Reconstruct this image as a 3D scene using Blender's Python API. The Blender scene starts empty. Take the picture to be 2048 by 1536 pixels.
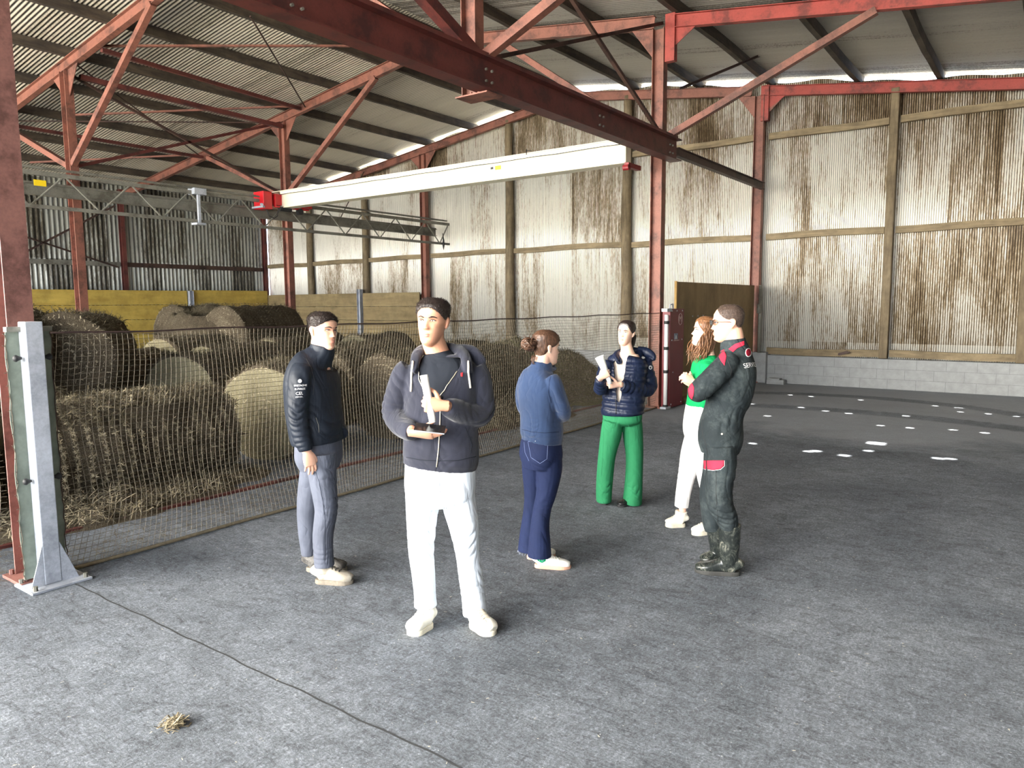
import bpy, bmesh, math, random
import numpy as np
from mathutils import Vector, Matrix, noise
random.seed(7); RNG = np.random.default_rng(11)
SC = bpy.context.scene; COL = SC.collection

# ------------------------------------------------------------------ camera, world, sun, exposure
F_PX, EYE = 1467.0, 1.75
YAW, PITCH, ROLL = math.radians(-36.06), math.radians(-6.27), math.radians(-0.4)
_f = np.array([math.sin(YAW)*math.cos(PITCH), math.cos(YAW)*math.cos(PITCH), math.sin(PITCH)])
_r = np.array([math.cos(YAW), -math.sin(YAW), 0.0]); _u = np.cross(_r, _f)
CR = math.cos(ROLL)*_r + math.sin(ROLL)*_u; CU = -math.sin(ROLL)*_r + math.cos(ROLL)*_u
cam = bpy.data.cameras.new('camera'); cam.sensor_width = 36; cam.lens = F_PX/2048*36; cam.clip_end = 300
camo = bpy.data.objects.new('camera', cam); COL.objects.link(camo)
camo.matrix_world = Matrix([[CR[0], CU[0], -_f[0], 0], [CR[1], CU[1], -_f[1], 0], [CR[2], CU[2], -_f[2], EYE], [0, 0, 0, 1]])
SC.camera = camo
SC.view_settings.view_transform = 'Standard'; SC.view_settings.look = 'None'
SC.view_settings.gamma = 1; SC.view_settings.use_curve_mapping = False
SC.view_settings.exposure = 1.4
SC.cycles.max_bounces = 7; SC.cycles.diffuse_bounces = 5; SC.cycles.glossy_bounces = 3; SC.cycles.transmission_bounces = 4; SC.cycles.caustics_reflective = False
w = bpy.data.worlds.new('sky'); SC.world = w; w.use_nodes = True
nt = w.node_tree; nt.nodes.clear()
tc = nt.nodes.new('ShaderNodeTexCoord'); dt = nt.nodes.new('ShaderNodeVectorMath'); dt.operation = 'DOT_PRODUCT'
nm = nt.nodes.new('ShaderNodeVectorMath'); nm.operation = 'NORMALIZE'
nt.links.new(tc.outputs['Generated'], nm.inputs[0]); nt.links.new(nm.outputs[0], dt.inputs[0])
_b = Vector((-0.47, -0.80, 0.42)).normalized(); dt.inputs[1].default_value = _b
cr = nt.nodes.new('ShaderNodeValToRGB'); nt.links.new(dt.outputs['Value'], cr.inputs[0])
cr.color_ramp.elements[0].position = 0.35; cr.color_ramp.elements[0].color = (0.62, 0.75, 0.95, 1)
cr.color_ramp.elements[1].position = 0.97; cr.color_ramp.elements[1].color = (1.0, 0.95, 0.86, 1)
mr = nt.nodes.new('ShaderNodeMapRange'); nt.links.new(dt.outputs['Value'], mr.inputs['Value'])
mr.inputs['From Min'].default_value = 0.62; mr.inputs['From Max'].default_value = 0.98
mr.inputs['To Min'].default_value = 4.5; mr.inputs['To Max'].default_value = 16.0; mr.interpolation_type = 'SMOOTHSTEP'
bg = nt.nodes.new('ShaderNodeBackground'); ow = nt.nodes.new('ShaderNodeOutputWorld')
nt.links.new(cr.outputs[0], bg.inputs['Color']); nt.links.new(mr.outputs[0], bg.inputs['Strength']); nt.links.new(bg.outputs[0], ow.inputs[0])
SUN_DIR = Vector((0.60, -0.06, 0.80)).normalized()          # towards the sun
sl = bpy.data.lights.new('sun', 'SUN'); sl.energy = 38; sl.angle = math.radians(0.53); sl.color = (1, 0.95, 0.86)
so = bpy.data.objects.new('sun', sl); COL.objects.link(so); so.rotation_euler = SUN_DIR.to_track_quat('Z', 'Y').to_euler()
pt = bpy.data.lights.new('door_portal', 'AREA'); pt.shape = 'RECTANGLE'; pt.size = 28; pt.size_y = 6.0; pt.cycles.is_portal = True
po = bpy.data.objects.new('door_portal', pt); COL.objects.link(po); po.location = (-8.5, -5.5, 2.9)
po.rotation_euler = (math.pi/2, 0, 0)

# ------------------------------------------------------------------ helpers
CP = np.array([0, 0, EYE])
def ray(x, y): return CR*((x-1024)/F_PX) + CU*((768-y)/F_PX) + _f
def at(x, y, ax, v):
    d = ray(x, y); i = 'XYZ'.index(ax); return Vector(CP + d*((v-CP[i])/d[i]))
FH = np.array([math.sin(YAW), math.cos(YAW), 0.0])
def deep(x, y, d):                                            # the point of a ray at horizontal depth d
    q = ray(x, y); return Vector(CP + q*(d/np.dot(q, FH)))

def tag(o, label=None, cat=None, group=None, kind=None):
    for k, v in (('label', label), ('category', cat), ('group', group), ('kind', kind)):
        if v: o[k] = v
    return o
def empty(name, loc=(0, 0, 0), label=None, cat=None, group=None):
    o = bpy.data.objects.new(name, None); COL.objects.link(o); o.location = loc; o.empty_display_size = .1
    return tag(o, label, cat, group)
def mesh_obj(name, me, mats, parent=None):
    o = bpy.data.objects.new(name, me); COL.objects.link(o)
    for m in (mats if isinstance(mats, (list, tuple)) else [mats]): me.materials.append(m)
    if parent is not None:
        o.parent = parent; o.matrix_parent_inverse = Matrix.Translation(-Vector(parent.location))
    return o
class MB:
    def __init__(s): s.v = []; s.f = []; s.m = []
    def add(s, vs, fs, mi=0):
        b = len(s.v); s.v.extend([tuple(v) for v in vs]); s.f.extend([tuple(b+i for i in f) for f in fs]); s.m.extend([mi]*len(fs)); return s
    def box(s, lo, hi, mi=0):
        (a, b, c), (d, e, f) = lo, hi
        return s.add([(a,b,c),(d,b,c),(d,e,c),(a,e,c),(a,b,f),(d,b,f),(d,e,f),(a,e,f)],
                     [(0,3,2,1),(4,5,6,7),(0,1,5,4),(1,2,6,5),(2,3,7,6),(3,0,4,7)], mi)
    def bar(s, p, q, a, b, up=(0,0,1), mi=0):                # rectangular bar, a = width across, b = height along up
        p, q = Vector(p), Vector(q); d = (q-p).normalized(); u = Vector(up); u = (u-d*u.dot(d))
        if u.length < 1e-4: u = Vector((1,0,0)); u = u-d*u.dot(d)
        u.normalize(); r = d.cross(u); vs = []
        for e in (p, q):
            for sx, sy in ((-1,-1),(1,-1),(1,1),(-1,1)): vs.append(e+r*(sx*a/2)+u*(sy*b/2))
        return s.add(vs, [(0,1,2,3),(7,6,5,4),(0,4,5,1),(1,5,6,2),(2,6,7,3),(3,7,4,0)], mi)
    def ibeam(s, p, q, h, b, tw=.01, tf=.014, up=(0,0,1), mi=0):
        p, q = Vector(p), Vector(q); d = (q-p).normalized(); u = Vector(up); u = (u-d*u.dot(d)).normalized()
        s.bar(p, q, tw, h-tf, u, mi)
        for sg in (-1, 1): s.bar(p+u*(sg*(h-tf)/2), q+u*(sg*(h-tf)/2), b, tf, u, mi)
        return s
    def angle(s, p, q, a, t=.008, up=(0,0,1), mi=0):
        p, q = Vector(p), Vector(q); d = (q-p).normalized(); u = Vector(up); u = (u-d*u.dot(d)).normalized(); r = d.cross(u)
        s.bar(p, q, t, a, u, mi); s.bar(p+r*(a/2)-u*(a/2-t/2), q+r*(a/2)-u*(a/2-t/2), a, t, u, mi); return s
    def tube(s, pts, rad, n=8, mi=0, cap=True):
        pts = [Vector(p) for p in pts]; rads = rad if isinstance(rad, (list, tuple)) else [rad]*len(pts); rings = []
        u = None
        for i, p in enumerate(pts):
            d = (pts[min(i+1, len(pts)-1)]-pts[max(i-1, 0)]).normalized()
            if u is None: u = Vector((0,0,1)) if abs(d.z) < .9 else Vector((1,0,0))
            u = (u-d*u.dot(d)).normalized(); r = d.cross(u)
            rings.append([p+(u*math.cos(2*math.pi*k/n)+r*math.sin(2*math.pi*k/n))*rads[i] for k in range(n)])
        vs = [v for R in rings for v in R]; fs = []
        for i in range(len(pts)-1):
            for k in range(n): fs.append((i*n+k, i*n+(k+1)%n, (i+1)*n+(k+1)%n, (i+1)*n+k))
        if cap: fs.append(tuple(range(n-1, -1, -1))); fs.append(tuple((len(pts)-1)*n+k for k in range(n)))
        return s.add(vs, fs, mi)
    def bolt(s, p, nrm, r=.012, h=.01, mi=0):
        p = Vector(p); nrm = Vector(nrm).normalized(); return s.tube([p-nrm*.004, p+nrm*h], r, 6, mi)
    def build(s, name, mats, parent=None, smooth=False, bevel=0):
        me = bpy.data.meshes.new(name); me.from_pydata(s.v, [], s.f); me.update()
        o = mesh_obj(name, me, mats, parent)
        me.polygons.foreach_set('material_index', s.m)
        if smooth: me.shade_smooth()
        if bevel:
            m = o.modifiers.new('bevel', 'BEVEL'); m.width = bevel; m.segments = 2; m.limit_method = 'ANGLE'
        return o

# ------------------------------------------------------------------ materials
class MT:
    def __init__(s, name, rough=.7, metal=0.0, spec=.5):
        s.m = bpy.data.materials.new(name); s.m.use_nodes = True; s.t = s.m.node_tree; s.n = s.t.nodes
        s.b = s.n['Principled BSDF']; s.b.inputs['Roughness'].default_value = rough; s.b.inputs['Metallic'].default_value = metal
        s.b.inputs['Specular IOR Level'].default_value = spec; s.space = None
    def L(s, a, b): s.t.links.new(a, b)
    def co(s, world=True, scale=(1,1,1)):
        if world: o = s.n.new('ShaderNodeNewGeometry').outputs['Position']
        else: o = s.n.new('ShaderNodeTexCoord').outputs['Object']
        mp = s.n.new('ShaderNodeMapping'); mp.inputs['Scale'].default_value = scale; s.L(o, mp.inputs['Vector']); return mp.outputs[0]
    def noise(s, co, scale, detail=4, rough=.6, dist=0):
        t = s.n.new('ShaderNodeTexNoise'); s.L(co, t.inputs['Vector']); t.inputs['Scale'].default_value = scale
        t.inputs['Detail'].default_value = detail; t.inputs['Roughness'].default_value = rough; t.inputs['Distortion'].default_value = dist
        return t.outputs['Fac']
    def ramp(s, fac, stops):
        r = s.n.new('ShaderNodeValToRGB'); s.L(fac, r.inputs[0]); e = r.color_ramp.elements
        while len(e) < len(stops): e.new(.5)
        for k, (p, c) in enumerate(stops):
            e[k].position = p; e[k].color = (*(c if isinstance(c, tuple) else (c, c, c)), 1)
        return r.outputs[0]
    def mix(s, fac, a, b, mode='MIX'):
        m = s.n.new('ShaderNodeMix'); m.data_type = 'RGBA'; m.blend_type = mode
        for sock, v in ((m.inputs[0], fac), (m.inputs[6], a), (m.inputs[7], b)):
            if isinstance(v, (int, float)): sock.default_value = v
            elif isinstance(v, tuple): sock.default_value = (*v, 1)
            else: s.L(v, sock)
        return m.outputs[2]
    def math(s, op, a, b=0.0):
        m = s.n.new('ShaderNodeMath'); m.operation = op
        for k, v in enumerate((a, b)):
            if isinstance(v, (int, float)): m.inputs[k].default_value = v
            else: s.L(v, m.inputs[k])
        return m.outputs[0]
    def color(s, c):
        if isinstance(c, tuple): s.b.inputs['Base Color'].default_value = (*c, 1)
        else: s.L(c, s.b.inputs['Base Color'])
        return s
    def bump(s, h, strength=.3, dist=.01):
        b = s.n.new('ShaderNodeBump'); b.inputs['Strength'].default_value = strength; b.inputs['Distance'].default_value = dist
        s.L(h, b.inputs['Height']); s.L(b.outputs[0], s.b.inputs['Normal']); return s
def lin(r, g, b):
    f = lambda c: (c/255/12.92 if c/255 <= .04045 else ((c/255+.055)/1.055)**2.4); return (f(r), f(g), f(b))
def plain(name, c, rough=.6, metal=0., nz=.25, scale=30, bump=0., world=False):
    m = MT(name, rough, metal); co = m.co(world); n = m.noise(co, scale, 5)
    lo = tuple(x*(1-nz) for x in c); hi = tuple(min(1, x*(1+nz)) for x in c)
    m.color(m.ramp(n, [(.3, lo), (.7, hi)]))
    if bump: m.bump(m.noise(co, scale*2, 5), bump, .004)
    return m.m

TRACKS = [(-2.8, 10.9, 3.65, .26), (-2.6, 6.4, 6.15, .30)]
def mk_floor():
    m = MT('dusty_concrete', .85, 0, .35); co = m.co()
    a = m.noise(co, .5, 6, .65, .6); b = m.noise(co, 4.5, 8, .72, 1.5); c = m.noise(m.co(True, (1, 1.5, 1)), 60, 6, .8); st = m.noise(m.co(True, (1.3, 4.5, 1)), 3.0, 7, .75, 2.6); g = m.noise(m.co(True, (2.4, 1, 1)), 26, 6, .8, 1.0)
    base = m.ramp(a, [(.30, lin(90, 96, 104)), (.5, lin(117, 123, 131)), (.72, lin(140, 146, 154))])
    base = m.mix(.75, base, m.ramp(b, [(.3, .45), (.5, .85), (.7, 1.15)]), 'MULTIPLY')
    base = m.mix(.75, base, m.ramp(st, [(.33, .30), (.46, .85), (.65, 1.15)]), 'MULTIPLY')
    base = m.mix(.9, base, m.ramp(c, [(.30, .40), (.48, .80), (.60, 1.25), (.74, 2.6)]), 'MULTIPLY')
    base = m.mix(.8, base, m.ramp(g, [(.32, .5), (.5, .95), (.68, 1.7)]), 'MULTIPLY')
    sp = m.n.new('ShaderNodeSeparateXYZ'); m.L(co, sp.inputs[0]); yy = m.math('ADD', sp.outputs[1], m.math('MULTIPLY', m.math('SUBTRACT', a, .5), 5.0))
    dust = m.ramp(m.math('MULTIPLY', yy, .05), [(.46, 0.0), (.53, 1.0)])
    for cx, cy, r0, wd in TRACKS:                             # wheel tracks swept through the dust
        dd = m.n.new('ShaderNodeVectorMath'); dd.operation = 'DISTANCE'; m.L(co, dd.inputs[0]); dd.inputs[1].default_value = (cx, cy, 0)
        e_ = m.math('ABSOLUTE', m.math('SUBTRACT', m.math('ADD', dd.outputs['Value'], m.math('MULTIPLY', m.math('SUBTRACT', b, .5), .35)), r0)); dust = m.mix(m.ramp(e_, [(wd*.6, .85), (wd, 0.0)]), dust, (0., 0., 0.))
    base = m.mix(m.math('MULTIPLY', dust, .62), base, m.mix(.5, lin(160, 164, 170), m.ramp(c, [(.3, .7), (.7, 1.2)]), 'MULTIPLY'))
    v = m.n.new('ShaderNodeTexVoronoi'); v.inputs['Scale'].default_value = 22; m.L(m.co(True, (1, 1.9, 1)), v.inputs['Vector'])
    fl = m.ramp(v.outputs['Distance'], [(.05, 1.0), (.09, 0.0)]); keep = m.ramp(m.noise(co, 9, 3), [(.52, 0.0), (.57, 1.0)])
    base = m.mix(m.math('MULTIPLY', fl, keep), base, lin(214, 214, 210))
    m.color(base); h = m.math('ADD', m.math('MULTIPLY', b, .5), m.math('ADD', m.math('MULTIPLY', c, .6), m.math('MULTIPLY', g, .5))); m.bump(h, .7, .022)
    return m.m
def mk_sheet(name, light, mid, dark, rx=(.0, 1.0), dirt=.5, axis='X', metal=.45, rough=.5, vsgn=-1, per=.076, high=0.0, valley=.42):
    m = MT(name, rough, metal, .4); sx = (1, .02, .22) if axis == 'X' else (.02, 1, .22)
    fine = (1, .02, .05) if axis == 'X' else (.02, 1, .05)
    a = m.noise(m.co(True, sx), 1.5, 6, .65, .4); b = m.noise(m.co(True, fine), 22, 5, .75); c = m.noise(m.co(True, (1, 1, .22)), 34, 6, .8)
    # sheets about 0.9 m wide, each weathered differently
    sep = m.n.new('ShaderNodeSeparateXYZ'); m.L(m.co(), sep.inputs[0])
    idx = m.math('FLOOR', m.math('DIVIDE', sep.outputs['XYZ'.index(axis)], .83))
    row = m.math('MULTIPLY', m.math('FLOOR', m.math('DIVIDE', m.math('SUBTRACT', sep.outputs[2], .9), 2.2)), 7.3)
    wn = m.n.new('ShaderNodeTexWhiteNoise'); wn.noise_dimensions = '1D'; m.L(m.math('ADD', idx, row), wn.inputs['W'])
    s = m.math('ADD', m.math('MULTIPLY', a, .62), m.math('ADD', m.math('MULTIPLY', b, .33), m.math('MULTIPLY', wn.outputs['Value'], .16)))
    s = m.math('ADD', s, m.math('MULTIPLY', m.math('SUBTRACT', c, .5), .42))
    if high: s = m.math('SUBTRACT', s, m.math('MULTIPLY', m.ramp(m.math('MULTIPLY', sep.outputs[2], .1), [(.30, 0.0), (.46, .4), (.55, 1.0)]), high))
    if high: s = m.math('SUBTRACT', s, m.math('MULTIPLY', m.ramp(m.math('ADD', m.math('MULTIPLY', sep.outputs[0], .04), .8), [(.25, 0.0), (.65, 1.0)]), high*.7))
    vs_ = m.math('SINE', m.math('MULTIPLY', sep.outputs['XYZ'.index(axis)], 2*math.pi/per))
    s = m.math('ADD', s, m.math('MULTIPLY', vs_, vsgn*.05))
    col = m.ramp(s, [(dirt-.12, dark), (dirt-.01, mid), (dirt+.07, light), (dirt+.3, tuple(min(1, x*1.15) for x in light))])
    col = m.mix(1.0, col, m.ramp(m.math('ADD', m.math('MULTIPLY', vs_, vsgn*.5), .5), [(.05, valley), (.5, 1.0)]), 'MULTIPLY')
    m.color(col); m.L(m.ramp(s, [(dirt-.05, 0.0), (dirt+.08, metal)]), m.b.inputs['Metallic'])
    m.bump(c, .25, .004); return m.m
def mk_wood(name, a, b, scale=1.0, axis='Z', grime=.4):
    m = MT(name, .8); sc = {'X': (.12, 1, 1), 'Y': (1, .12, 1), 'Z': (1, 1, .12)}[axis]
    n1 = m.noise(m.co(True, sc), 14*scale, 6, .65, .5); n2 = m.noise(m.co(), 2.3, 5, .7)
    c = m.ramp(n1, [(.3, a), (.7, b)]); c = m.mix(grime, c, m.ramp(n2, [(.35, .25), (.6, 1.1)]), 'MULTIPLY')
    m.color(c); m.bump(n1, .3, .006); return m.m
def mk_steel(name, base, rust, rough=.6):
    m = MT(name, rough, .0, .45); n = m.noise(m.co(), 3.0, 7, .7); k = m.noise(m.co(), 40, 4, .7)
    c = m.ramp(n, [(.38, rust), (.5, base), (.72, tuple(min(1, x*1.25) for x in base))])
    c = m.mix(.5, c, m.ramp(k, [(.3, .7), (.6, 1.1)]), 'MULTIPLY'); m.color(c); m.bump(k, .12, .003); return m.m
def mk_hay(name, dark, mid, light, scale=1.0):
    m = MT(name, .95, 0, .15); co = m.co(False); co2 = m.co(False, (1, 2.4, 1)); co3 = m.co(False, (2.4, 1, 1.5))
    a = m.noise(co2, 26*scale, 7, .8, 3.0); b = m.noise(co3, 34*scale, 6, .8, 2.5); c = m.noise(co, 2.6, 4)
    s = m.math('ADD', m.math('MULTIPLY', a, .5), m.math('ADD', m.math('MULTIPLY', b, .4), m.math('MULTIPLY', c, .16)))
    m.color(m.ramp(s, [(.42, dark), (.52, mid), (.62, light)])); m.bump(m.math('ADD', a, b), .9, .03); return m.m

M = {}
M['floor'] = mk_floor()
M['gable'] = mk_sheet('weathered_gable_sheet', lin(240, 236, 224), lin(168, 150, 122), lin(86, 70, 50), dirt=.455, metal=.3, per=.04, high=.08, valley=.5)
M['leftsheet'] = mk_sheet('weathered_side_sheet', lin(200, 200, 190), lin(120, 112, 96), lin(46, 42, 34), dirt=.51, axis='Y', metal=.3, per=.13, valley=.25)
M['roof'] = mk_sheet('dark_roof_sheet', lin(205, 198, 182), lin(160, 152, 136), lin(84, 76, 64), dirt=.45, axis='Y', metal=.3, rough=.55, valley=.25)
M['roofd'] = mk_sheet('darker_roof_sheet', lin(160, 156, 148), lin(112, 106, 98), lin(52, 48, 44), dirt=.49, axis='Y', metal=.3, rough=.5, valley=.25)  # darker copy of the roof sheet, to tone down the right slope
M['orange'] = mk_steel('red_oxide_steel', lin(128, 82, 68), lin(92, 60, 51))
M['red'] = mk_steel('fresh_red_oxide_steel', lin(150, 62, 53), lin(108, 48, 41))
M['maroon'] = mk_steel('dark_maroon_steel', lin(92, 46, 41), lin(64, 34, 32), .5)
M['dusty'] = mk_steel('dusty_red_brown_steel', lin(128, 88, 80), lin(92, 60, 54), .6)
M['dkrod'] = mk_steel('dark_rusty_rod', lin(70, 50, 42), lin(44, 32, 28))
M['purlin'] = mk_wood('grimy_purlin_timber', lin(84, 73, 60), lin(44, 37, 31), .8, 'Y', .6)
M['timber'] = mk_wood('grey_brown_timber', lin(154, 137, 106), lin(112, 97, 73), 1, 'X', .4)
M['post'] = mk_wood('standing_timber', lin(136, 121, 94), lin(94, 80, 60), 1, 'Z', .4)
M['block'] = plain('concrete_block', lin(150, 152, 152), .9, 0, .12, 8, .3, True)
M['galv'] = mk_steel('galvanised_steel', lin(176, 180, 188), lin(148, 152, 160), .42)
M['galvd'] = mk_steel('dull_galvanised_steel', lin(120, 118, 108), lin(92, 88, 78), .5)
M['cream'] = plain('cream_crane_paint', lin(238, 232, 206), .45, 0, .04, 6)
M['hoist'] = plain('bright_red_paint', lin(196, 22, 34), .4, 0, .08, 12)
M['black'] = plain('black_rubber', (.015, .015, .016), .6)
M['net'] = plain('net_cord', lin(100, 92, 78), .8, 0, .2, 60)
M['white'] = plain('white_plastic', (.82, .82, .8), .5, 0, .03)
M['yellowtag'] = plain('yellow_tag', lin(240, 205, 30), .5, 0, .04)
M['plate'] = plain('mouldy_rubber_flap', lin(122, 130, 118), .85, 0, .35, 7, .1, True)
M['hay_side'] = mk_hay('bale_side_hay', lin(34, 29, 23), lin(86, 76, 61), lin(142, 130, 108))
M['hay_end'] = mk_hay('bale_cut_end', lin(84, 77, 58), lin(146, 137, 108), lin(192, 184, 152), 1.6)
M['hay_grn'] = mk_hay('green_loose_hay', lin(48, 46, 28), lin(112, 108, 74), lin(160, 156, 116))
M['straw'] = plain('straw_blades', lin(156, 144, 118), .85, 0, .3, 9)
M['strawd'] = plain('dark_straw_blades', lin(86, 77, 56), .9, 0, .35, 9)

def struct(o): o['kind'] = 'structure'; return o

# ------------------------------------------------------------------ the building shell
XL, XR, YF, YN = -22.7, 6.0, 16.32, -5.5
RZ = lambda x: 7.12-.14*abs(x+9.9)                            # underside of the roof sheets
mb = MB(); mb.add([(XL-1, YN, 0), (XR+1, YN, 0), (XR+1, YF+3, 0), (XL-1, YF+3, 0)], [(0,1,2,3)])
struct(mb.build('floor', M['floor']))
mb = MB(); mb.add([(-60, -50, 0), (50, -50, 0), (50, YN, 0), (-60, YN, 0)], [(0,1,2,3)])
struct(mb.build('ground', plain('pale_bounce_yard', (.55, .52, .46), .9, 0, .1, 2)))  # unseen concrete yard, its pale colour chosen to bounce sunlight onto the roof
mb = MB(); mb.add([(-60, YF+.6, -.02), (50, YF+.6, -.02), (50, 60, -.02), (-60, 60, -.02)], [(0,1,2,3)])
struct(mb.build('ground_far', plain('pale_ground', (.45, .43, .36), .9, 0, .1, 2)))
def corr_wall(name, x0, x1, zf, fixed, axis, mat, amp=.016, per=.076, z0=0.0):
    mb = MB(); n = int((x1-x0)/per*6)
    vs = []
    for i in range(n+1):
        t = x0+(x1-x0)*i/n; o = amp*math.sin(2*math.pi*t/per)
        lap = .006 if int(t/.83) % 2 else 0
        for z in (z0, zf(t)): vs.append((t, fixed+o+lap, z) if axis == 'X' else (fixed+o+lap, t, z))
    mb.add(vs, [(2*i, 2*i+2, 2*i+3, 2*i+1) for i in range(n)])
    o = mb.build(name, mat, smooth=True); sd = o.modifiers.new('thick', 'SOLIDIFY'); sd.thickness = .0015; return struct(o)
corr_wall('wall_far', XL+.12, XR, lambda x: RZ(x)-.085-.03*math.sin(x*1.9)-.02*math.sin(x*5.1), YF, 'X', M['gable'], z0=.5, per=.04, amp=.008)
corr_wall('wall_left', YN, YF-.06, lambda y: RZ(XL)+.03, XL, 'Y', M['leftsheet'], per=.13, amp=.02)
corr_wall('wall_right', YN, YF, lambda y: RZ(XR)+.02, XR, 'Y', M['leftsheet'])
corr_wall('wall_near_right', 2.5, XR, lambda x: RZ(x), YN, 'X', M['gable'])
corr_wall('wall_near_lintel', XL, 2.5, lambda x: RZ(x), YN, 'X', M['gable'], z0=5.9)

SPOTS = [(-1.61,9.86,.15),(-2.16,8.89,.07),(-2.10,8.95,.07),(-1.77,8.88,.08),(-1.6,9.31,.06),(-1.23,9.32,.06),(-.88,9.29,.08),(-.77,9.33,.07),(-2.86,9.01,.05),
 (-1.81,11.33,.05),(-1.44,11.33,.05),(-1.31,11.47,.05),(-.94,11.47,.05),(-.57,11.44,.05),(-3.39,11.34,.05),(-3.21,12.57,.05),(-2.78,12.37,.05),
 (-2.42,12.29,.05),(-1.65,12.5,.05),(-1.27,12.51,.05),(-4.02,12.55,.04),(-3.82,14.16,.04),(-3.44,14.14,.04),(-3.06,14.13,.04),(-2.59,14.1,.04),
 (-1.42,13.96,.04),(-1.13,13.93,.04),(-1.05,13.92,.03),(-1.01,13.41,.03),(-6.22,10.46,.05),(-.64,13.4,.04),(-.28,13.34,.04)]
holes = []                                                    # nail holes in the roof sheets that let the sun through
for x, y, r in SPOTS:
    sx, sy, sz = SUN_DIR; t = 5.0
    for _ in range(30): t = RZ(x+sx*t)/sz
    holes.append((x+sx*t, y+sy*t, r))
def roof(name, x0, x1, mt=None):
    mb = MB(); per = .076; y0, y1 = YN-.3, YF+.22; n = int((y1-y0)/per*4); dy = (y1-y0)/n
    for i in range(n):
        ya, yb = y0+i*dy, y0+(i+1)*dy; za, zb = (.014*math.sin(2*math.pi*y/per) for y in (ya, yb))
        cuts = sorted([(hx-r/2, hx+r/2) for hx, hy, r in holes if x0 < hx < x1 and hy-r/2 < yb and hy+r/2 > ya])
        segs = []; c = x0
        for a, b in cuts:
            if a > c: segs.append((c, a))
            c = max(c, b)
        segs.append((c, x1))
        for a, b in segs:
            mb.add([(a, ya, RZ(a)+.014+za), (b, ya, RZ(b)+.014+za), (b, yb, RZ(b)+.014+zb), (a, yb, RZ(a)+.014+zb)], [(0,1,2,3)])
    o = mb.build(name, mt or M['roof']); struct(o)
    bm = bmesh.new(); bm.from_mesh(o.data); bmesh.ops.remove_doubles(bm, verts=bm.verts, dist=.0005); bm.to_mesh(o.data); bm.free(); o.data.shade_smooth()
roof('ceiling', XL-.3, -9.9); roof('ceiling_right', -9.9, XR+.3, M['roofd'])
mb = MB(); mb.box((-5.0, YF-.22, 0), (XR, YF-.02, .60))
struct(mb.build('wall_far_base', M['block'], bevel=.01))
mb = MB(); mb.box((-5.16, YF-.34, 0), (-4.86, YF-.02, .66)); struct(mb.build('trim_1', M['block'], bevel=.012))
mb = MB(); mb.box((-9.2, YF-.2, 0), (-5.2, YF-.02, .55)); struct(mb.build('wall_far_plinth', M['block'], bevel=.01))
mb = MB(); mb.box((XL+.1, YF-.2, 0), (-9.2, YF-.02, .55)); struct(mb.build('wall_far_kerb', M['block'], bevel=.01))
# mortar lines of the block wall
mb = MB()
for z in (.2, .4): mb.box((-4.85, YF-.223, z-.004), (XR, YF-.2, z+.004))
for z, o in ((0, .2), (.2, 0), (.4, .2)):
    x = -4.7+o
    while x < XR: mb.box((x-.004, YF-.223, z), (x+.004, YF-.2, z+.2)); x += .5
struct(mb.build('trim_2', plain('mortar', lin(128, 130, 130), .9)))

RF = lambda x: 6.82-.14*abs(x+9.9)                            # rafter centreline
COLX = {'R': -5.25, 'L': -14.82}
FY = {'near': 1.9, 'mid': 6.52, 'third': 11.28, 'gable': 16.08}
# steel columns: base_plate, shaft (thing > parts), each with its haunch
def column(x, y, top, mat, label, base=True, haunch=None):
    e = empty('steel_column', (x, y, 0), label, 'column', 'red oxide steel columns')
    mb = MB(); mb.ibeam((x, y, 0), (x, y, top), .20, .15, .009, .012, (1, 0, 0)); mb.build('shaft', mat, e)
    if base: b = MB(); b.box((x-.15, y-.13, 0), (x+.15, y+.13, .02)); [b.bolt((x+sx*.11, y+sy*.09, .02), (0,0,1), .014, .03) for sx in (-1,1) for sy in (-1,1)]; b.build('base_plate', mat, e)
    g = MB()                                                  # gusset plates where the rafters meet
    for sx in (-1, 1):
        z = RF(x)-.1; a = Vector((x+sx*.1, y, z-.45)); b2 = Vector((x+sx*.1, y, z+.02)); c = Vector((x+sx*.5, y, RF(x+sx*.5)-.09))
        g.add([a+Vector((0,-.006,0)), b2+Vector((0,-.006,0)), c+Vector((0,-.006,0)), a+Vector((0,.006,0)), b2+Vector((0,.006,0)), c+Vector((0,.006,0))],
              [(0,1,2),(5,4,3),(0,3,4,1),(1,4,5,2),(2,5,3,0)])
    g.build('gusset', mat, e); return e
cols = {}
cols['R0'] = column(COLX['R'], FY['near'], RF(COLX['R'])-.1, M['dusty'], 'dark red steel column at the left edge beside the galvanised net post')
cols['R2'] = column(COLX['R'], FY['third'], RF(COLX['R'])-.1, M['orange'], 'tall red steel column beside the red roller box at the end of the net')
cols['R3'] = column(COLX['R']+.08, FY['gable'], RF(COLX['R'])-.1, M['orange'], 'red steel column on the far wall at the end of the plywood panel')
cols['L1'] = column(COLX['L'], FY['mid'], RF(COLX['L'])-.1, M['orange'], 'rusty orange steel column nearest the left edge behind the lattice girder')
cols['L2'] = column(COLX['L'], FY['third'], RF(COLX['L'])-.1, M['orange'], 'rusty orange steel column just behind the red crane end truck')
cols['L3'] = column(COLX['L'], FY['gable'], RF(COLX['L'])-.1, M['orange'], 'rusty orange steel column against the far wall behind the end of the lattice girder')
cols['L0'] = column(COLX['L'], FY['near'], RF(COLX['L'])-.1, M['orange'], 'rusty steel column of the left row beyond the left edge')
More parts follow.
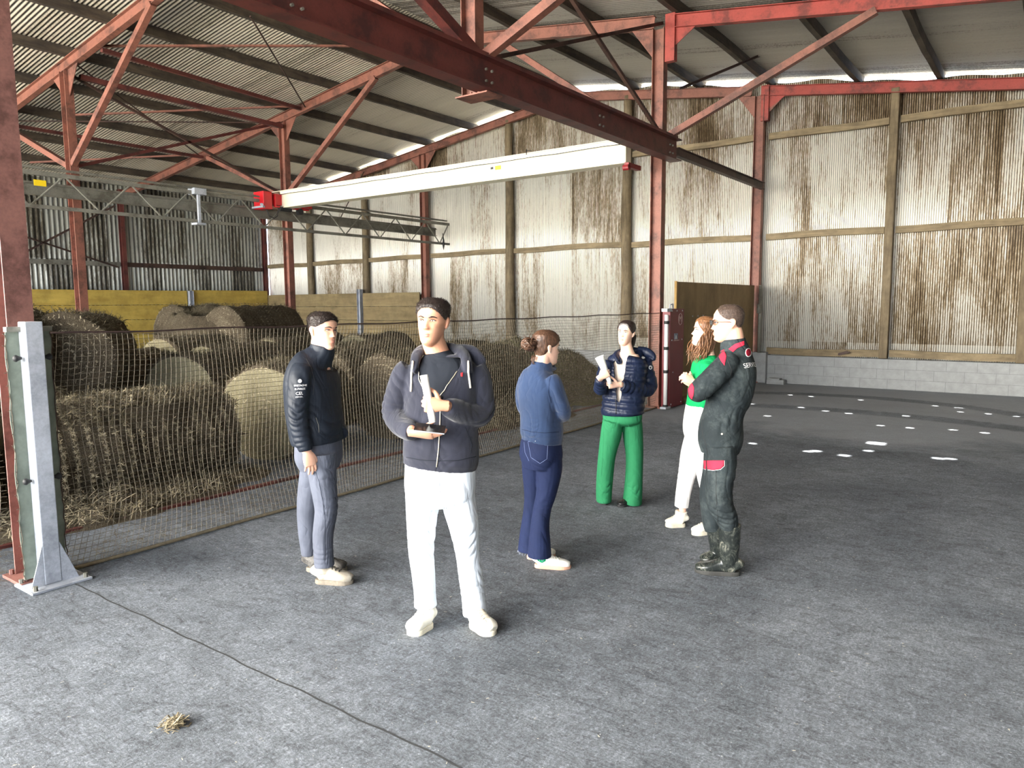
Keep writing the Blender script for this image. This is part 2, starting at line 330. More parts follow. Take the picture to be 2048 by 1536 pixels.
# rafters, one per slope and frame
for k, y in FY.items():
    if k == 'near': continue
    txt = {'mid': 'nearest frame overhead', 'third': 'middle frame above the crane', 'gable': 'frame against the far wall'}[k]
    for nm_, x0, x1 in (('left', XL+.1, -9.9), ('right', -9.9, -5.35), ('lean-to', -5.15, XR-.05)):
        mt = M['red'] if nm_ == 'lean-to' else M['orange']
        mb = MB(); mb.ibeam((x0, y, RF(x0)), (x1, y, RF(x1)), .20, .11, .008, .011)
        if nm_ == 'lean-to':                                  # haunch plates at the column
            mb.box((-5.14, y-.055, RF(-5.14)-.62), (-4.98, y+.055, RF(-5.14)+.1))
            mb.add([(-4.98, y-.008, RF(-5)-.36), (-4.98, y-.008, RF(-5)-.08), (-4.66, y-.008, RF(-4.66)-.1), (-4.98, y+.008, RF(-5)-.36), (-4.98, y+.008, RF(-5)-.08), (-4.66, y+.008, RF(-4.66)-.1)],
                   [(0,1,2),(5,4,3),(0,3,4,1),(1,4,5,2),(2,5,3,0)])
        if nm_ == 'left': mb.add([(-10.5, y-.008, RF(-10.5)-.1), (-9.3, y-.008, RF(-9.3)-.1), (-9.9, y-.008, RF(-9.9)-.28), (-10.5, y+.008, RF(-10.5)-.1), (-9.3, y+.008, RF(-9.3)-.1), (-9.9, y+.008, RF(-9.9)-.28)], [(0,1,2),(5,4,3),(0,3,4,1),(1,4,5,2),(2,5,3,0)])
        side = {'left': 'left slope', 'right': 'right slope near the ridge', 'lean-to': 'far right slope'}[nm_]
        tag(mb.build('roof_rafter', mt), 'red steel rafter on the %s, %s' % (side, txt), 'rafter', 'steel roof rafters')
# purlins
PX = [-21.0, -19.4, -17.84, -16.25, -14.72, -13.13, -11.57, -10.05, -8.15, -6.56, -4.97, -3.29, -1.88, -.45, 1.1, 2.7, 4.3]
for i, x in enumerate(PX):
    mb = MB(); n = 40; vs = []; rr = random.Random(i)
    for j in range(n+1):
        y = YN+(YF+.12-YN)*j/n; wv = .012*math.sin(y*1.3+i)+rr.uniform(-.006, .006)
        z1 = RZ(x)-.0; z0 = z1-.17+rr.uniform(-.008, .008)
        for dx, z in ((-.045, z0), (.045, z0), (.05, z1), (-.05, z1)): vs.append((x+dx+wv, y, z))
    fs = [(4*j+a, 4*j+(a+1) % 4, 4*j+4+(a+1) % 4, 4*j+4+a) for j in range(n) for a in range(4)]+[(3,2,1,0), (4*n, 4*n+1, 4*n+2, 4*n+3)]
    mb.add(vs, fs)
    pos = 'left slope, number %d down from the ridge' % (8-i) if x < -9.9 else 'right slope, number %d down from the ridge' % (i-7)
    words_ = ['first', 'second', 'third', 'fourth', 'fifth', 'sixth', 'seventh', 'eighth', 'ninth']
    side = 'left' if x < -9.9 else 'right'; num = (7-i) if x < -9.9 else (i-8)
    tag(mb.build('roof_purlin', M['purlin']), 'grimy brown timber purlin under the sheets, %s from the ridge on the %s slope' % (words_[num], side), 'purlin', 'timber roof purlins')
# braces of the frames (knee struts from the column at crane height to the rafter)
def brace(p, q, mt, label, a=.075, name='steel_brace', cat='brace', sec='angle', group='diagonal steel struts'):
    mb = MB(); (mb.angle(p, q, a) if sec == 'angle' else mb.tube([p, q], a/2, 6) if sec == 'rod' else mb.bar(p, q, a, a, (0,1,0)))
    d = (Vector(q)-Vector(p)).normalized()
    return tag(mb.build(name, mt), label, cat, group)
for k, y in (('mid', FY['mid']), ('third', FY['third'])):
    fr = {'mid': 'nearest frame', 'third': 'middle frame'}[k]
    for xc, row in ((-14.82, 'left'), (-5.25, 'right')):
        for sx in (-1, 1):
            hand = {-1: 'left', 1: 'right'}[sx]; xr_ = xc+sx*3.15
            brace((xc+sx*.1, y-.02, 4.36), (xr_, y-.02, RF(xr_)-.1), M['orange'], 'rusty strut rising %s from the %s row column to the rafter of the %s' % (hand, row, fr), .10, sec='box')
# hanger of the middle bay with its braces (the nearest frame has no column on the right row)
hx, hy = -5.25, FY['mid']
e = empty('hanger_post', (hx, hy, 4.0), 'orange steel hanger post dropping from the roof to the dark runway beam', 'post')
MB().ibeam((hx, hy, 4.0), (hx, hy, RF(hx)), .20, .15, .009, .012, (1,0,0)).build('shaft', M['orange'], e)
b = MB(); b.box((hx-.14, hy-.14, 3.985), (hx+.3, hy+.14, 4.0))
for sx in (-1, 1):
    for sy in (-1, 1): b.bolt((hx+sx*.05+.1, hy+sy*.09, 4.0), (0,0,1), .014, .03)
b.build('foot_plate', M['orange'], e)
brace((-5.15, hy-.1, 4.42), (-5.15, 2.2, 6.2), M['maroon'], 'dark red strut rising towards the viewer from the hanger foot', .12, sec='box')
brace((-5.2, hy+.2, 4.45), (-5.2, FY['third'], 6.15), M['dkrod'], 'thin dark brace from hanger foot up to the head of the tall red column', .05, 'wind_brace', sec='angle')
brace((-5.2, FY['third']-.12, 4.5), (-5.2, hy+.6, 6.3), M['dkrod'], 'thin dark brace from crane height on the tall red column up to the near rafter', .05, 'wind_brace', sec='angle')
brace((-4.9, FY['third'], 5.1), (-4.7, 14.4, 6.35), M['dkrod'], 'short dark brace right of the tall red column head', .04, 'wind_brace')
# eave struts and wind rods along the left bays
brace(at(160,154,'X',-14.7), at(564,253,'X',-14.7), M['maroon'], 'dark red strut joining the heads of the two left row columns', .09, 'eave_strut', 'strut', 'box', 'horizontal steel struts')
brace((-13.6, 6.6, 6.19), (-14.07, 11.2, 6.2), M['maroon'], 'dark red strut between the two left rafters, above the column head strut', .07, 'eave_strut', 'strut', 'box', 'horizontal steel struts')
brace((-18.1, 6.6, 5.6), (-18.1, 11.2, 5.6), M['maroon'], 'dark red strut between rafters low on the left slope', .07, 'eave_strut', 'strut', 'box', 'horizontal steel struts')
rz = lambda x: RF(x)-.02
def rod(x0, y0, x1, y1, lab): brace((x0, y0, rz(x0)), (x1, y1, rz(x1)), M['dkrod'], lab, .03, 'wind_brace', 'brace', 'rod', 'thin wind bracing rods')
rod(-11.22, 7.95, -13.96, 11.24, 'thin dark rod crossing the left slope from upper middle to the middle rafter')
rod(-14.6, 6.6, -18.2, 11.2, 'thin dark rod crossing the left slope diagonally below the head strut')
rod(-18.1, 6.6, -15.2, 11.2, 'thin dark rod crossing the opposite way low on the left slope')
brace((-14.82, 6.6, 4.35), (-14.82, 11.2, 6.0), M['maroon'], 'dark red diagonal in the plane of the left row columns', .06, 'wind_brace')
brace((-14.82, 11.2, 4.35), (-14.82, 6.6, 6.0), M['dkrod'], 'thin dark diagonal in the plane of the left row columns', .045, 'wind_brace')
for a, b_, l in (((200,92),(700,92),'highest'), ((150,230),(600,212),'middle'), ((60,325),(420,308),'lowest')):
    def onroof(px, py):
        d = ray(px, py); t = (6.9-.14*9.9-0.14*0-EYE)/(d[2]-.14*d[0]); t = (6.88+.14*9.9-EYE)/(d[2]-.14*d[0]); return Vector(CP+d*t)
    P_, Q_ = onroof(*a), onroof(*b_); brace(P_, Q_, M['orange'], 'flat orange tie strip under the left roof slope, %s of three' % l, .05, 'roof_tie', 'tie', 'angle', 'flat roof ties')

# runway beam of the right row, its lighter end between column and far wall
e = empty('runway_beam', (-5.04, 1.0, 4.02), 'dark maroon crane runway beam crossing overhead to the tall red column', 'beam')
MB().ibeam((-5.04, .2, 4.19), (-5.04, 11.5, 4.19), .34, .20, .012, .018).build('beam', M['maroon'], e)
b = MB()
for y in (FY['mid'], 9.0, FY['third'], 4.0):
    for dy in (-.05, .05):
        for dz in (-.06, .06): b.bolt((-5.03, y+dy, 4.19+dz), (1,0,0), .014, .02)
b.build('bolt', M['galvd'], e)
MB().box((-5.11, .2, 4.36), (-4.97, 11.4, 4.40)).build('rail', M['maroon'], e)
tag(MB().ibeam((-5.04, 11.5, 4.18), (-5.04, 15.98, 4.18), .14, .10, .01, .012).build('tie_beam', M['dkrod']), 'slim dark beam running on from the tall red column to the far wall column', 'beam')
# lattice runway of the left row
LX = -14.1
e = empty('lattice_girder', (LX, 3.0, 3.47), 'galvanised lattice runway girder running from the left edge to the far wall', 'girder')
y0, y1 = 2.0, 16.4; zt = lambda y: 4.02; zb = lambda y: 3.46
MB().bar((LX, y0, zt(0)), (LX, y1, zt(0)), .07, .07).build('top_chord', M['galvd'], e)
MB().bar((LX, y0, zb(0)), (LX, y1, zb(0)), .06, .06).build('bottom_chord', M['galvd'], e)
y = y0; up = True; st = .58
while y < y1-.3:
    p, q = (LX, y, zb(0) if up else zt(0)), (LX, min(y+st, y1-.1), zt(0) if up else zb(0))
    MB().tube([p, q], .017, 6).build('web_strut', M['galvd'], e); y += st; up = not up
mb = MB(); mb.bar((LX+.05, 8.55, 3.4), (LX+.05, 8.55, 4.1), .05, .05); mb.box((LX-.08, 8.45, 3.38), (LX+.12, 8.65, 3.42)); mb.box((LX-.1, 8.42, 3.98), (LX+.14, 8.68, 4.10)); mb.build('splice_bracket', M['galv'], e)
mb = MB(); mb.box((LX+.04, 5.55, 3.80), (LX+.05, 5.74, 3.90)); mb.build('warning_sign', M['yellowtag'], e)
mb = MB(); mb.box((LX+.0, 2, 4.09), (LX+.05, 16.2, 4.12)); mb.box((LX-.12, 2, 4.12), (LX-.08, 16.2, 4.15)); mb.build('conductor_bar', M['galvd'], e)
mb = MB(); mb.ibeam((-14.5, 2, 3.80), (-14.5, 16.2, 3.80), .20, .12, .01, .014); mb.box((-14.53, 2, 3.90), (-14.47, 16.2, 3.93))
tag(mb.build('crane_rail_beam', M['galvd']), 'grey steel rail beam behind the lattice girder along the left column row', 'beam')
# hook rag at the far end of the girder
mb = MB(); mb.tube([(LX+.05, 16.0, 3.75), (LX+.06, 16.02, 3.55), (LX+.07, 16.0, 3.42), (LX+.06, 16.02, 3.28)], [.008, .022, .035, .006], 7)
tag(mb.build('black_rag', M['black'], smooth=True), 'small black rag hanging at the far end of the lattice girder', 'rag')
# crane bridge
CY = 10.62
e = empty('overhead_crane', (-9.8, CY, 3.9), 'cream overhead travelling crane bridge spanning the bay with a red end truck', 'crane')
mb = MB(); z0, z1 = 3.92, 4.27
mb.box((-14.05, CY-.09, z0), (-5.45, CY+.09, z1)); mb.box((-14.3, CY-.13, z1), (-5.42, CY+.13, z1+.015)); mb.box((-14.05, CY-.13, z0-.015), (-5.45, CY+.13, z0))
mb.build('box_girder', M['cream'], e, bevel=.006)
mb = MB(); mb.tube([(-14.0+i*.43, CY-.14, z1-.075+.006*math.sin(i*2.1)) for i in range(21)], .006, 5); mb.build('cable', M['black'], e)
mb = MB(); mb.box((-8.0, CY-.094, 4.08), (-7.87, CY-.09, 4.15)); mb.build('capacity_label', M['yellowtag'], e)
mb = MB(); mb.box((-8.10, CY-.094, 4.10), (-8.07, CY-.09, 4.14)); mb.box((-8.07, CY-.094, 4.10), (-8.04, CY-.09, 4.14)); mb.build('black_mark', M['black'], e)
mb = MB(); mb.tube([(-7.3, CY-.13, z1-.02), (-7.3, CY-.13, z1+.07)], .008, 5); mb.tube([(-7.3, CY-.13, z1+.05), (-7.2, CY-.13, z1+.03)], .006, 5); mb.build('cable_hook', M['black'], e)
mb = MB()
mb.box((-14.28, CY-.62, 3.84), (-13.92, CY-.40, 4.22), 0)                              # motor cover
mb.build('motor_cover', M['hoist'], e, bevel=.012)
mb = MB(); mb.box((-14.2, CY-.40, 3.96), (-14.0, CY+.75, 4.20)); 
for dy in (-.3, -.05, .2, .45): mb.box((-13.99, CY+dy-.02, 3.9), (-13.93, CY+dy+.02, 4.18))
mb.box((-14.0, CY-.3, 3.9), (-13.92, CY+.6, 3.93)); mb.build('end_truck', M['hoist'], e, bevel=.008)
mb = MB(); mb.tube([(-13.95, CY-.2, 3.88), (-13.95, CY+.1, 3.88)], .055, 12); mb.build('drive_motor', M['black'], e); mb = MB(); mb.tube([(-14.0, CY+.35, 3.86), (-13.9, CY+.35, 3.86)], .07, 14); mb.build('wheel', M['black'], e)
mb = MB(); mb.box((-13.925, CY+.24, 4.08), (-13.92, CY+.36, 4.14)); mb.build('rating_plate', M['white'], e)
mb = MB(); mb.box((-14.3, CY-.66, 3.86), (-13.9, CY-.61, 3.9)); mb.tube([(-13.9, CY-.7, 3.92), (-13.8, CY-.75, 3.9)], .03, 8); mb.build('buffer', M['galv'], e)
mb = MB(); mb.tube([(-14.0, CY-.5, 3.84), (-13.98, CY-.45, 3.70), (-13.98, CY-.32, 3.66), (-14.0, CY-.22, 3.72), (-14.0, CY-.2, 3.84)], .01, 6); mb.build('hanging_cable', M['black'], e)
mb = MB(); mb.box((-5.46, CY-.12, 3.84), (-5.38, CY+.3, 3.91)); mb.tube([(-5.48, CY-.1, 3.84), (-5.38, CY-.1, 3.84)], .045, 12); mb.build('far_end_truck', plain('dark_red_paint', lin(120, 20, 26), .5), e)
# far wall framing: timber poles, girts, sill
def pole(x, r, label, sq=False):
    y = YF-.16; top = RZ(x)-.3
    if sq: mb = MB(); mb.box((x-.075, y-.09, .61), (x+.075, y+.06, top))
    else: mb = MB(); mb.tube([(x+.01*math.sin(z*1.7+x), y, z) for z in np.linspace(.555, top, 16)], [r*(1.12-.02*i+.01*math.sin(i*2.3)) for i in range(16)], 14)
    tag(mb.build('timber_post', M['post'], smooth=not sq, bevel=.012 if sq else 0), label, 'post', 'timber posts of the far wall')
pole(-2.6, .1, 'square timber post on the far wall at the right', True)
pole(-.35, .1, 'square timber post on the far wall at the very right edge', True)
pole(-8.32, .12, 'round timber post on the far wall left of the tall red column')
pole(-11.81, .12, 'round timber post in the middle of the far wall')
pole(-17.41, .11, 'round timber post on the far wall right of the red crane truck')
pole(-20.09, .11, 'round timber post on the far wall nearest the left corner')
def girt(x0, x1, z, lab, h=.13, y=YF-.1):
    mb = MB(); n = 24; vs = []
    for j in range(n+1):
        x = x0+(x1-x0)*j/n; w_ = .012*math.sin(x*2.1+z)
        for dy, dz in ((-.05, -h/2), (-.05, h/2), (.05, h/2), (.05, -h/2)): vs.append((x, y+dy, z+dz+w_))
    mb.add(vs, [(4*j+a, 4*j+4+a, 4*j+4+(a+1) % 4, 4*j+(a+1) % 4) for j in range(n) for a in range(4)]+[(0,1,2,3), (4*n+3, 4*n+2, 4*n+1, 4*n)])
    tag(mb.build('timber_rail', M['timber']), lab, 'rail', 'horizontal timber rails of the far wall')
girt(-2.5, XR-.05, 5.22, 'upper timber wall rail at the right edge of the far wall')
girt(-5.0, -2.7, 5.22, 'upper timber wall rail right of the far red column')
girt(-8.2, -5.3, 5.24, 'upper timber wall rail between the two red columns')
girt(-2.5, XR-.05, 3.14, 'middle timber wall rail at the right edge of the far wall')
girt(-5.0, -2.7, 3.14, 'middle timber wall rail right of the far red column')
girt(-8.2, -5.3, 3.14, 'middle timber wall rail between the two red columns')
girt(-11.7, -8.45, 3.16, 'middle timber wall rail between two round posts')
girt(-14.7, -11.9, 3.16, 'middle timber wall rail left of the centre round post')
girt(-17.3, -14.95, 3.14, 'middle timber wall rail right of the crane truck')
girt(-20.0, -17.5, 3.12, 'middle timber wall rail below the crane truck')
girt(-22.5, -20.2, 3.10, 'middle timber wall rail in the left corner')
girt(-4.9, -2.68, .69, 'timber sill on the block wall behind the man in overalls', .14, YF-.14)
girt(-2.5, XR-.05, .70, 'timber sill on the block wall at the right edge', .14, YF-.14)
# side wall framing
for y, l in ((6.3, 'near the left edge'), (11.2, 'in the middle'), (16.15, 'at the far corner')):
    tag(MB().ibeam((XL+.15, y, 0), (XL+.15, y, 5.2), .16, .12, .01, .012, (1,0,0)).build('wall_stanchion', M['maroon']), 'dark red stanchion of the left corrugated wall, %s' % l, 'column', 'stanchions of the left wall')
for y0_, y1_, l in ((6.4, 11.1, 'left part'), (11.3, 16.05, 'right part')):
    tag(MB().box((XL+.03, y0_, 2.93), (XL+.12, y1_, 3.06)).build('wall_rail', M['dkrod'] if l == 'right part' else M['galvd']), 'horizontal rail on the %s of the left corrugated wall' % l, 'rail')
brace((XL+.2, 6.4, 4.3), (XL+.2, 11.0, 2.9), M['dkrod'], 'dark diagonal falling across the left corrugated wall', .05, 'wind_brace')
brace((XL+.2, 8.0, 2.9), (XL+.2, 11.0, 4.7), M['dkrod'], 'dark diagonal rising across the left corrugated wall', .05, 'wind_brace')
brace((-18.5, 16.0, 4.3), (-17.2, 16.0, 5.8), M['dkrod'], 'thin dark brace on the far wall above the crane bridge', .03, 'wind_brace')
# fluorescent tubes under the ridge
for y, l in ((9.0, 'nearer'), (13.9, 'farther')):
    e = empty('tube_lamp', (-10.05, y, 6.8), '%s white tube lamp under the roof ridge' % l, 'lamp', 'tube lamps')
    MB().box((-10.3, y-.5, 6.74), (-10.22, y+.5, 6.79)).build('housing', M['white'], e); MB().tube([(-10.26, y-.48, 6.72), (-10.26, y+.48, 6.72)], .02, 8).build('tube', M['white'], e)

# ------------------------------------------------------------------ floor details
mb = MB(); vs = []
n = 120
for j in range(n+1):
    x = -4.9+6.9*j/n; y = 1.99+.004*math.sin(x*9)+.003*math.sin(x*23)
    vs += [(x, y-.005, .0012), (x, y+.005, .0012)]
mb.add(vs, [(2*j, 2*j+2, 2*j+3, 2*j+1) for j in range(n)]); struct(mb.build('trim_3', plain('joint_filler', (.03, .032, .034), .9)))
def blades(mb, pts, nrm, count, ln=(.04, .1), wd=.0035, mi=0, lift=.01, flat=.8, rng=None):
    rng = rng or RNG; idx = rng.integers(0, len(pts), count); P = pts[idx]; N = nrm[idx]
    D = rng.normal(size=(count, 3)); D -= N*(D*N).sum(1)[:, None]*flat; D /= np.linalg.norm(D, axis=1)[:, None]
    W = np.cross(D, N); W /= np.linalg.norm(W, axis=1)[:, None]+1e-9; L = rng.uniform(ln[0], ln[1], count)[:, None]; B = P+N*rng.uniform(-.2, 1, (count, 1))*lift
    bend = N*L*rng.uniform(-.15, .25, (count, 1))
    a, b, c = B-D*L/2, B+bend*.5, B+D*L/2-N*.0
    V = np.stack([a-W*wd*.5, a+W*wd*.5, b+W*wd*.5+0, b-W*wd*.5, c+W*wd*.4, c-W*wd*.4], 1).reshape(-1, 3)
    o = len(mb.v); mb.v.extend(map(tuple, V.tolist()))
    for i in range(count):
        k = o+6*i; mb.f.append((k, k+1, k+2, k+3)); mb.f.append((k+3, k+2, k+4, k+5)); mb.m.extend((mi, mi))
r2 = np.random.default_rng(5)
pts = np.column_stack([r2.normal(-2.86, .022, 400), r2.normal(1.51, .018, 400), np.abs(r2.normal(.008, .010, 400))]); nn = np.tile([0, 0, 1.], (400, 1))
mb = MB(); blades(mb, pts, nn, 160, (.015, .06), .004, 0, .004, .8, r2); blades(mb, pts, nn, 160, (.01, .04), .006, 1, .004, .7, r2)
tag(mb.build('straw_clump', [M['straw'], M['strawd']]), 'small clump of trodden straw lying alone on the near floor', 'straw')
# scattered crumbs of straw on the floor
P = np.column_stack([r2.uniform(-5, 3, 3000), r2.uniform(.6, 15, 3000), np.full(3000, .002)]); nn = np.tile([0, 0, 1.], (3000, 1))
mb = MB(); blades(mb, P, nn, 2600, (.005, .018), .003, 0, .002, 1.0, r2)
tag(mb.build('scattered_straw', [plain('pale_crumbs', lin(190, 186, 172), .9)]), 'crumbs of straw scattered over the dusty grey floor', 'straw', kind='stuff')
P = np.column_stack([-5.25-np.abs(r2.normal(0, .9, 6000)), r2.uniform(.2, 12, 6000), np.full(6000, .006)]); nn = np.tile([0, 0, 1.], (6000, 1))
mb = MB(); blades(mb, P, nn, 6000, (.02, .08), .004, 0, .01, .9, r2)
tag(mb.build('loose_chaff', [M['strawd']]), 'brown chaff on the floor between the net and the bales', 'straw', kind='stuff')
# iron strip on the floor inside the net
tag(MB().bar((-6.05, -1, .012), (-6.12, 12, .012), .05, .022).build('floor_rail', M['maroon']), 'rusty red rail on the floor behind the net', 'rail')
mb = MB(); mb.tube([(-5.12+.02*math.sin(i*.9)-.05*i/6, 1.60-.012*i+.03*math.sin(i*.7), .012) for i in range(9)], .009, 6)
mb.v = [(x, y, z) for x, y, z in mb.v]; tag(mb.build('hose_end', M['black'], smooth=True), 'short black hose end on the floor at the foot of the galvanised post', 'hose')

# ------------------------------------------------------------------ net and its posts
NX, NT = -5.13, 1.57
def net_off(y, z, y0, y1):
    t = (y-y0)/(y1-y0); s = math.sin(math.pi*min(max(t, 0), 1)); low = max(0, 1-z/.45)
    dx = -.10*s*math.sin(math.pi*min(z/NT, 1))-.03*low*low+.012*math.sin(y*3.1+z*4)
    dz = -.012*s*(z/NT)**2+.005*math.sin(y*5.3+z*2)*min(1, z*2)+.012*math.sin(y*1.7)*math.sin(z*3)*(1-z/NT)
    dy = .02*math.sin(z*6+y*2.2)+.05*low*math.sin(y*2.1)
    return dx, dy, dz
def net_patch(y0, y1, step=.0375, rad=.0017):
    mb = MB(); ny = int((y1-y0)/step); nz = int((NT-.03)/step)
    P = lambda y, z: (lambda o: Vector((NX+o[0], y+o[1], max(.008, z+o[2]))))(net_off(y, z, y0, y1))
    for i in range(ny+1):
        y = y0+i*step; mb.tube([P(y, .03+(NT-.03)*k/22) for k in range(23)], rad, 3, cap=False)
    for j in range(nz+1):
        z = .03+j*step; m_ = max(4, int((y1-y0)/.09)); mb.tube([P(y0+(y1-y0)*k/m_, z) for k in range(m_+1)], rad, 3, cap=False)
    return mb
e = empty('mesh_curtain', (NX, 6.5, 0), 'brown cord net stretched from the galvanised post to the red roller box', 'net')
net_patch(2.07, 11.12).build('netting', M['net'], e)
mb = MB(); mb.tube([(NX+net_off(y, NT, 2.07, 11.12)[0], y, NT+.01+net_off(y, NT, 2.07, 11.12)[2]) for y in np.linspace(2.03, 11.14, 60)], .0065, 7); mb.build('top_cord', plain('dark_rope', lin(62, 44, 40), .8), e, True)
mb = MB(); mb.tube([(NX+net_off(y, .03, 2.07, 11.12)[0], y, .015) for y in np.linspace(2.07, 11.14, 80)], .012, 7); mb.build('bottom_cord', plain('muddy_rope', lin(120, 108, 86), .9), e, True)
e = empty('mesh_curtain', (NX, 1.0, 0), 'brown cord net running off past the left edge behind the galvanised post', 'net')
net_patch(-.6, 1.72).build('netting', M['net'], e)
mb = MB(); mb.tube([(NX, y, NT) for y in np.linspace(-.6, 1.74, 12)], .009, 7); mb.build('top_cord', M['dkrod'], e, True)
# galvanised post between the two nets
PYc, PXc = 1.90, -5.02
e = empty('net_post', (PXc, PYc, 0), 'tall galvanised box post with gusset plates holding both nets', 'post')
mb = MB(); mb.box((PXc-.06, PYc-.045, .015), (PXc+.045, PYc+.055, 1.66)); mb.build('shaft', M['galv'], e, bevel=.006)
mb = MB(); mb.box((PXc-.14, PYc-.15, .0), (PXc+.13, PYc+.20, .015)); mb.build('base_plate', M['galv'], e, bevel=.003)
for s in (-1, 1):
    mb = MB(); y0 = PYc+(.055 if s > 0 else -.045); y1 = PYc+(.155 if s > 0 else -.12)
    mb.add([(PXc+.035, y0, .015), (PXc+.035, y1, .015), (PXc+.035, y0, .27), (PXc+.043, y0, .015), (PXc+.043, y1, .015), (PXc+.043, y0, .27)], [(0,1,2),(5,4,3),(0,3,4,1),(1,4,5,2),(2,5,3,0)])
    mb.build('gusset_plate', M['galv'], e)
mb = MB(); mb.box((PXc-.01, PYc+.155, .3), (PXc+.0, PYc+.16, .31))
for sx, sy in ((-.11, -.12), (.10, -.12), (-.11, .17), (.10, .17)):
    b = MB(); b.bolt((PXc+sx, PYc+sy, .015), (0,0,1), .013, .03); b.build('anchor_bolt', M['galvd'], e)
for s, lab in ((-1, 'left'), (1, 'right')):
    mb = MB(); ya, yb = PYc+s*.05+.005, PYc+s*.125+.005; n = 30
    vs = []
    for k in range(n+1):
        z = .05+1.56*k/n; w_ = .006*math.sin(z*17+s)
        vs += [(PXc-.055, ya, z), (PXc-.055, yb+w_, z), (PXc-.062, yb+w_, z), (PXc-.062, ya, z)]
    mb.add(vs, [(4*k+a, 4*k+(a+1) % 4, 4*k+4+(a+1) % 4, 4*k+4+a) for k in range(n) for a in range(4)]+[(3,2,1,0), (4*n, 4*n+1, 4*n+2, 4*n+3)])
    mb.build('rubber_flap', M['plate'], e)
    mb = MB(); rr = random.Random(3+s); pts = [(PXc-.05+rr.uniform(-.004, .004), yb+rr.uniform(-.006, .006), .05+1.54*k/40) for k in range(41)]; mb.tube(pts, .003, 5)
    for p in pts[::2]: mb.tube([p, (p[0]+.004, p[1]+s*rr.uniform(.008, .02), p[2]+rr.uniform(-.012, .012))], .0022, 4)
    mb.build('lacing_cord', M['net'] if s < 0 else M['dkrod'], e)
    for z in (1.44, .68):
        mb = MB(); c = Vector((PXc-.005, PYc+s*.062+.005, z)); mb.tube([c, c+Vector((.0, s*.012, 0)), c+Vector((0, s*.03, 0)), c+Vector((0, s*.042, 0)), c+Vector((0, s*.048, 0))], [.008, .012, .022, .017, .004], 12)
        mb.build('rubber_knob', M['black'], e, True)
    mb = MB(); mb.box((PXc-.07, min(ya, yb), 1.60), (PXc-.02, max(ya, yb), 1.63)); mb.build('top_bracket', M['galvd'], e)
# roller box on the tall column
e = empty('roller_box', (-5.0, 11.45, 0), 'tall dark red roller box standing at the far end of the net', 'box')
bx = lin(112, 26, 36); mred = plain('roller_box_red', bx, .45, 0, .1, 3, 0, True)
mb = MB(); mb.box((-5.10, 11.20, .015), (-4.96, 11.76, 1.645)); mb.build('housing', mred, e, bevel=.008)
mb = MB(); mb.tube([(-4.99, 11.12, .05), (-4.99, 11.12, 1.55)], .032, 14); mb.build('roller_tube', M['white'], e, True)
for z in (.05, .62, 1.0, 1.42):
    mb = MB(); mb.tube([(-4.99, 11.12, z-.02), (-4.99, 11.12, z+.03)], .042, 14); mb.build('tube_clamp', M['black'], e)
mb = MB(); mb.box((-5.04, 11.03, 1.60), (-4.94, 11.22, 1.65)); mb.build('bracket', M['galv'], e); mb = MB(); mb.box((-5.04, 11.03, .015), (-4.94, 11.22, .05)); mb.build('bracket', M['galv'], e)
for y, z in ((11.27,1.61),(11.46,1.61),(11.68,1.61),(11.27,1.13),(11.68,1.13),(11.27,.07),(11.68,.07),(11.33,.6)):
    b = MB(); b.bolt((-4.96, y, z), (1,0,0), .012, .006); b.build('screw', M['galv'], e)
def text(name, s, size, loc, xdir, ydir, mat, parent=None, ext=.0008):
    cu = bpy.data.curves.new(name, 'FONT'); cu.body = s; cu.size = size; cu.extrude = ext; cu.align_x = 'CENTER'; cu.align_y = 'CENTER'
    t = bpy.data.objects.new('tmp', cu); COL.objects.link(t); dg = bpy.context.evaluated_depsgraph_get(); dg.update()
    me = bpy.data.meshes.new_from_object(t.evaluated_get(dg)); bpy.data.objects.remove(t); me.materials.clear()
    X = Vector(xdir).normalized(); Y = Vector(ydir).normalized(); Y = (Y-X*Y.dot(X)).normalized(); Z = X.cross(Y)
    me.transform(Matrix([[X[0], Y[0], Z[0], loc[0]], [X[1], Y[1], Z[1], loc[1]], [X[2], Y[2], Z[2], loc[2]], [0, 0, 0, 1]]))
    return mesh_obj(name, me, mat, parent)
palered = plain('faded_print', lin(196, 168, 164), .6); greyp = plain('grey_print', lin(120, 130, 150), .5)
mb = MB(); c = Vector((-4.958, 11.60, 1.47)); mb.tube([c+Vector((0, .075*math.cos(a), .095*math.sin(a))) for a in np.linspace(0, 2*math.pi, 33)], .004, 4); mb.build('emblem_ring', palered, e)
text('emblem_letters', 'M', .13, (-4.958, 11.60, 1.47), (0,1,0), (0,0,1), palered, e)
mb = MB(); mb.box((-4.959, 11.36, 1.14), (-4.956, 11.50, 1.24)); mb.build('label', greyp, e)
text('label_letters', 'A', .10, (-4.955, 11.43, 1.17), (0,1,0), (0,0,1), M['white'], e)
mb = MB(); mb.box((-4.958, 11.34, 1.115), (-4.955, 11.56, 1.128)); mb.build('label_line', palered, e)
mb = MB(); mb.tube([(-5.03, 11.32, 1.645), (-5.03, 11.34, 1.71), (-5.03, 11.44, 1.72), (-5.03, 11.47, 1.645)], .011, 8); mb.build('lifting_handle', M['galv'], e, True)
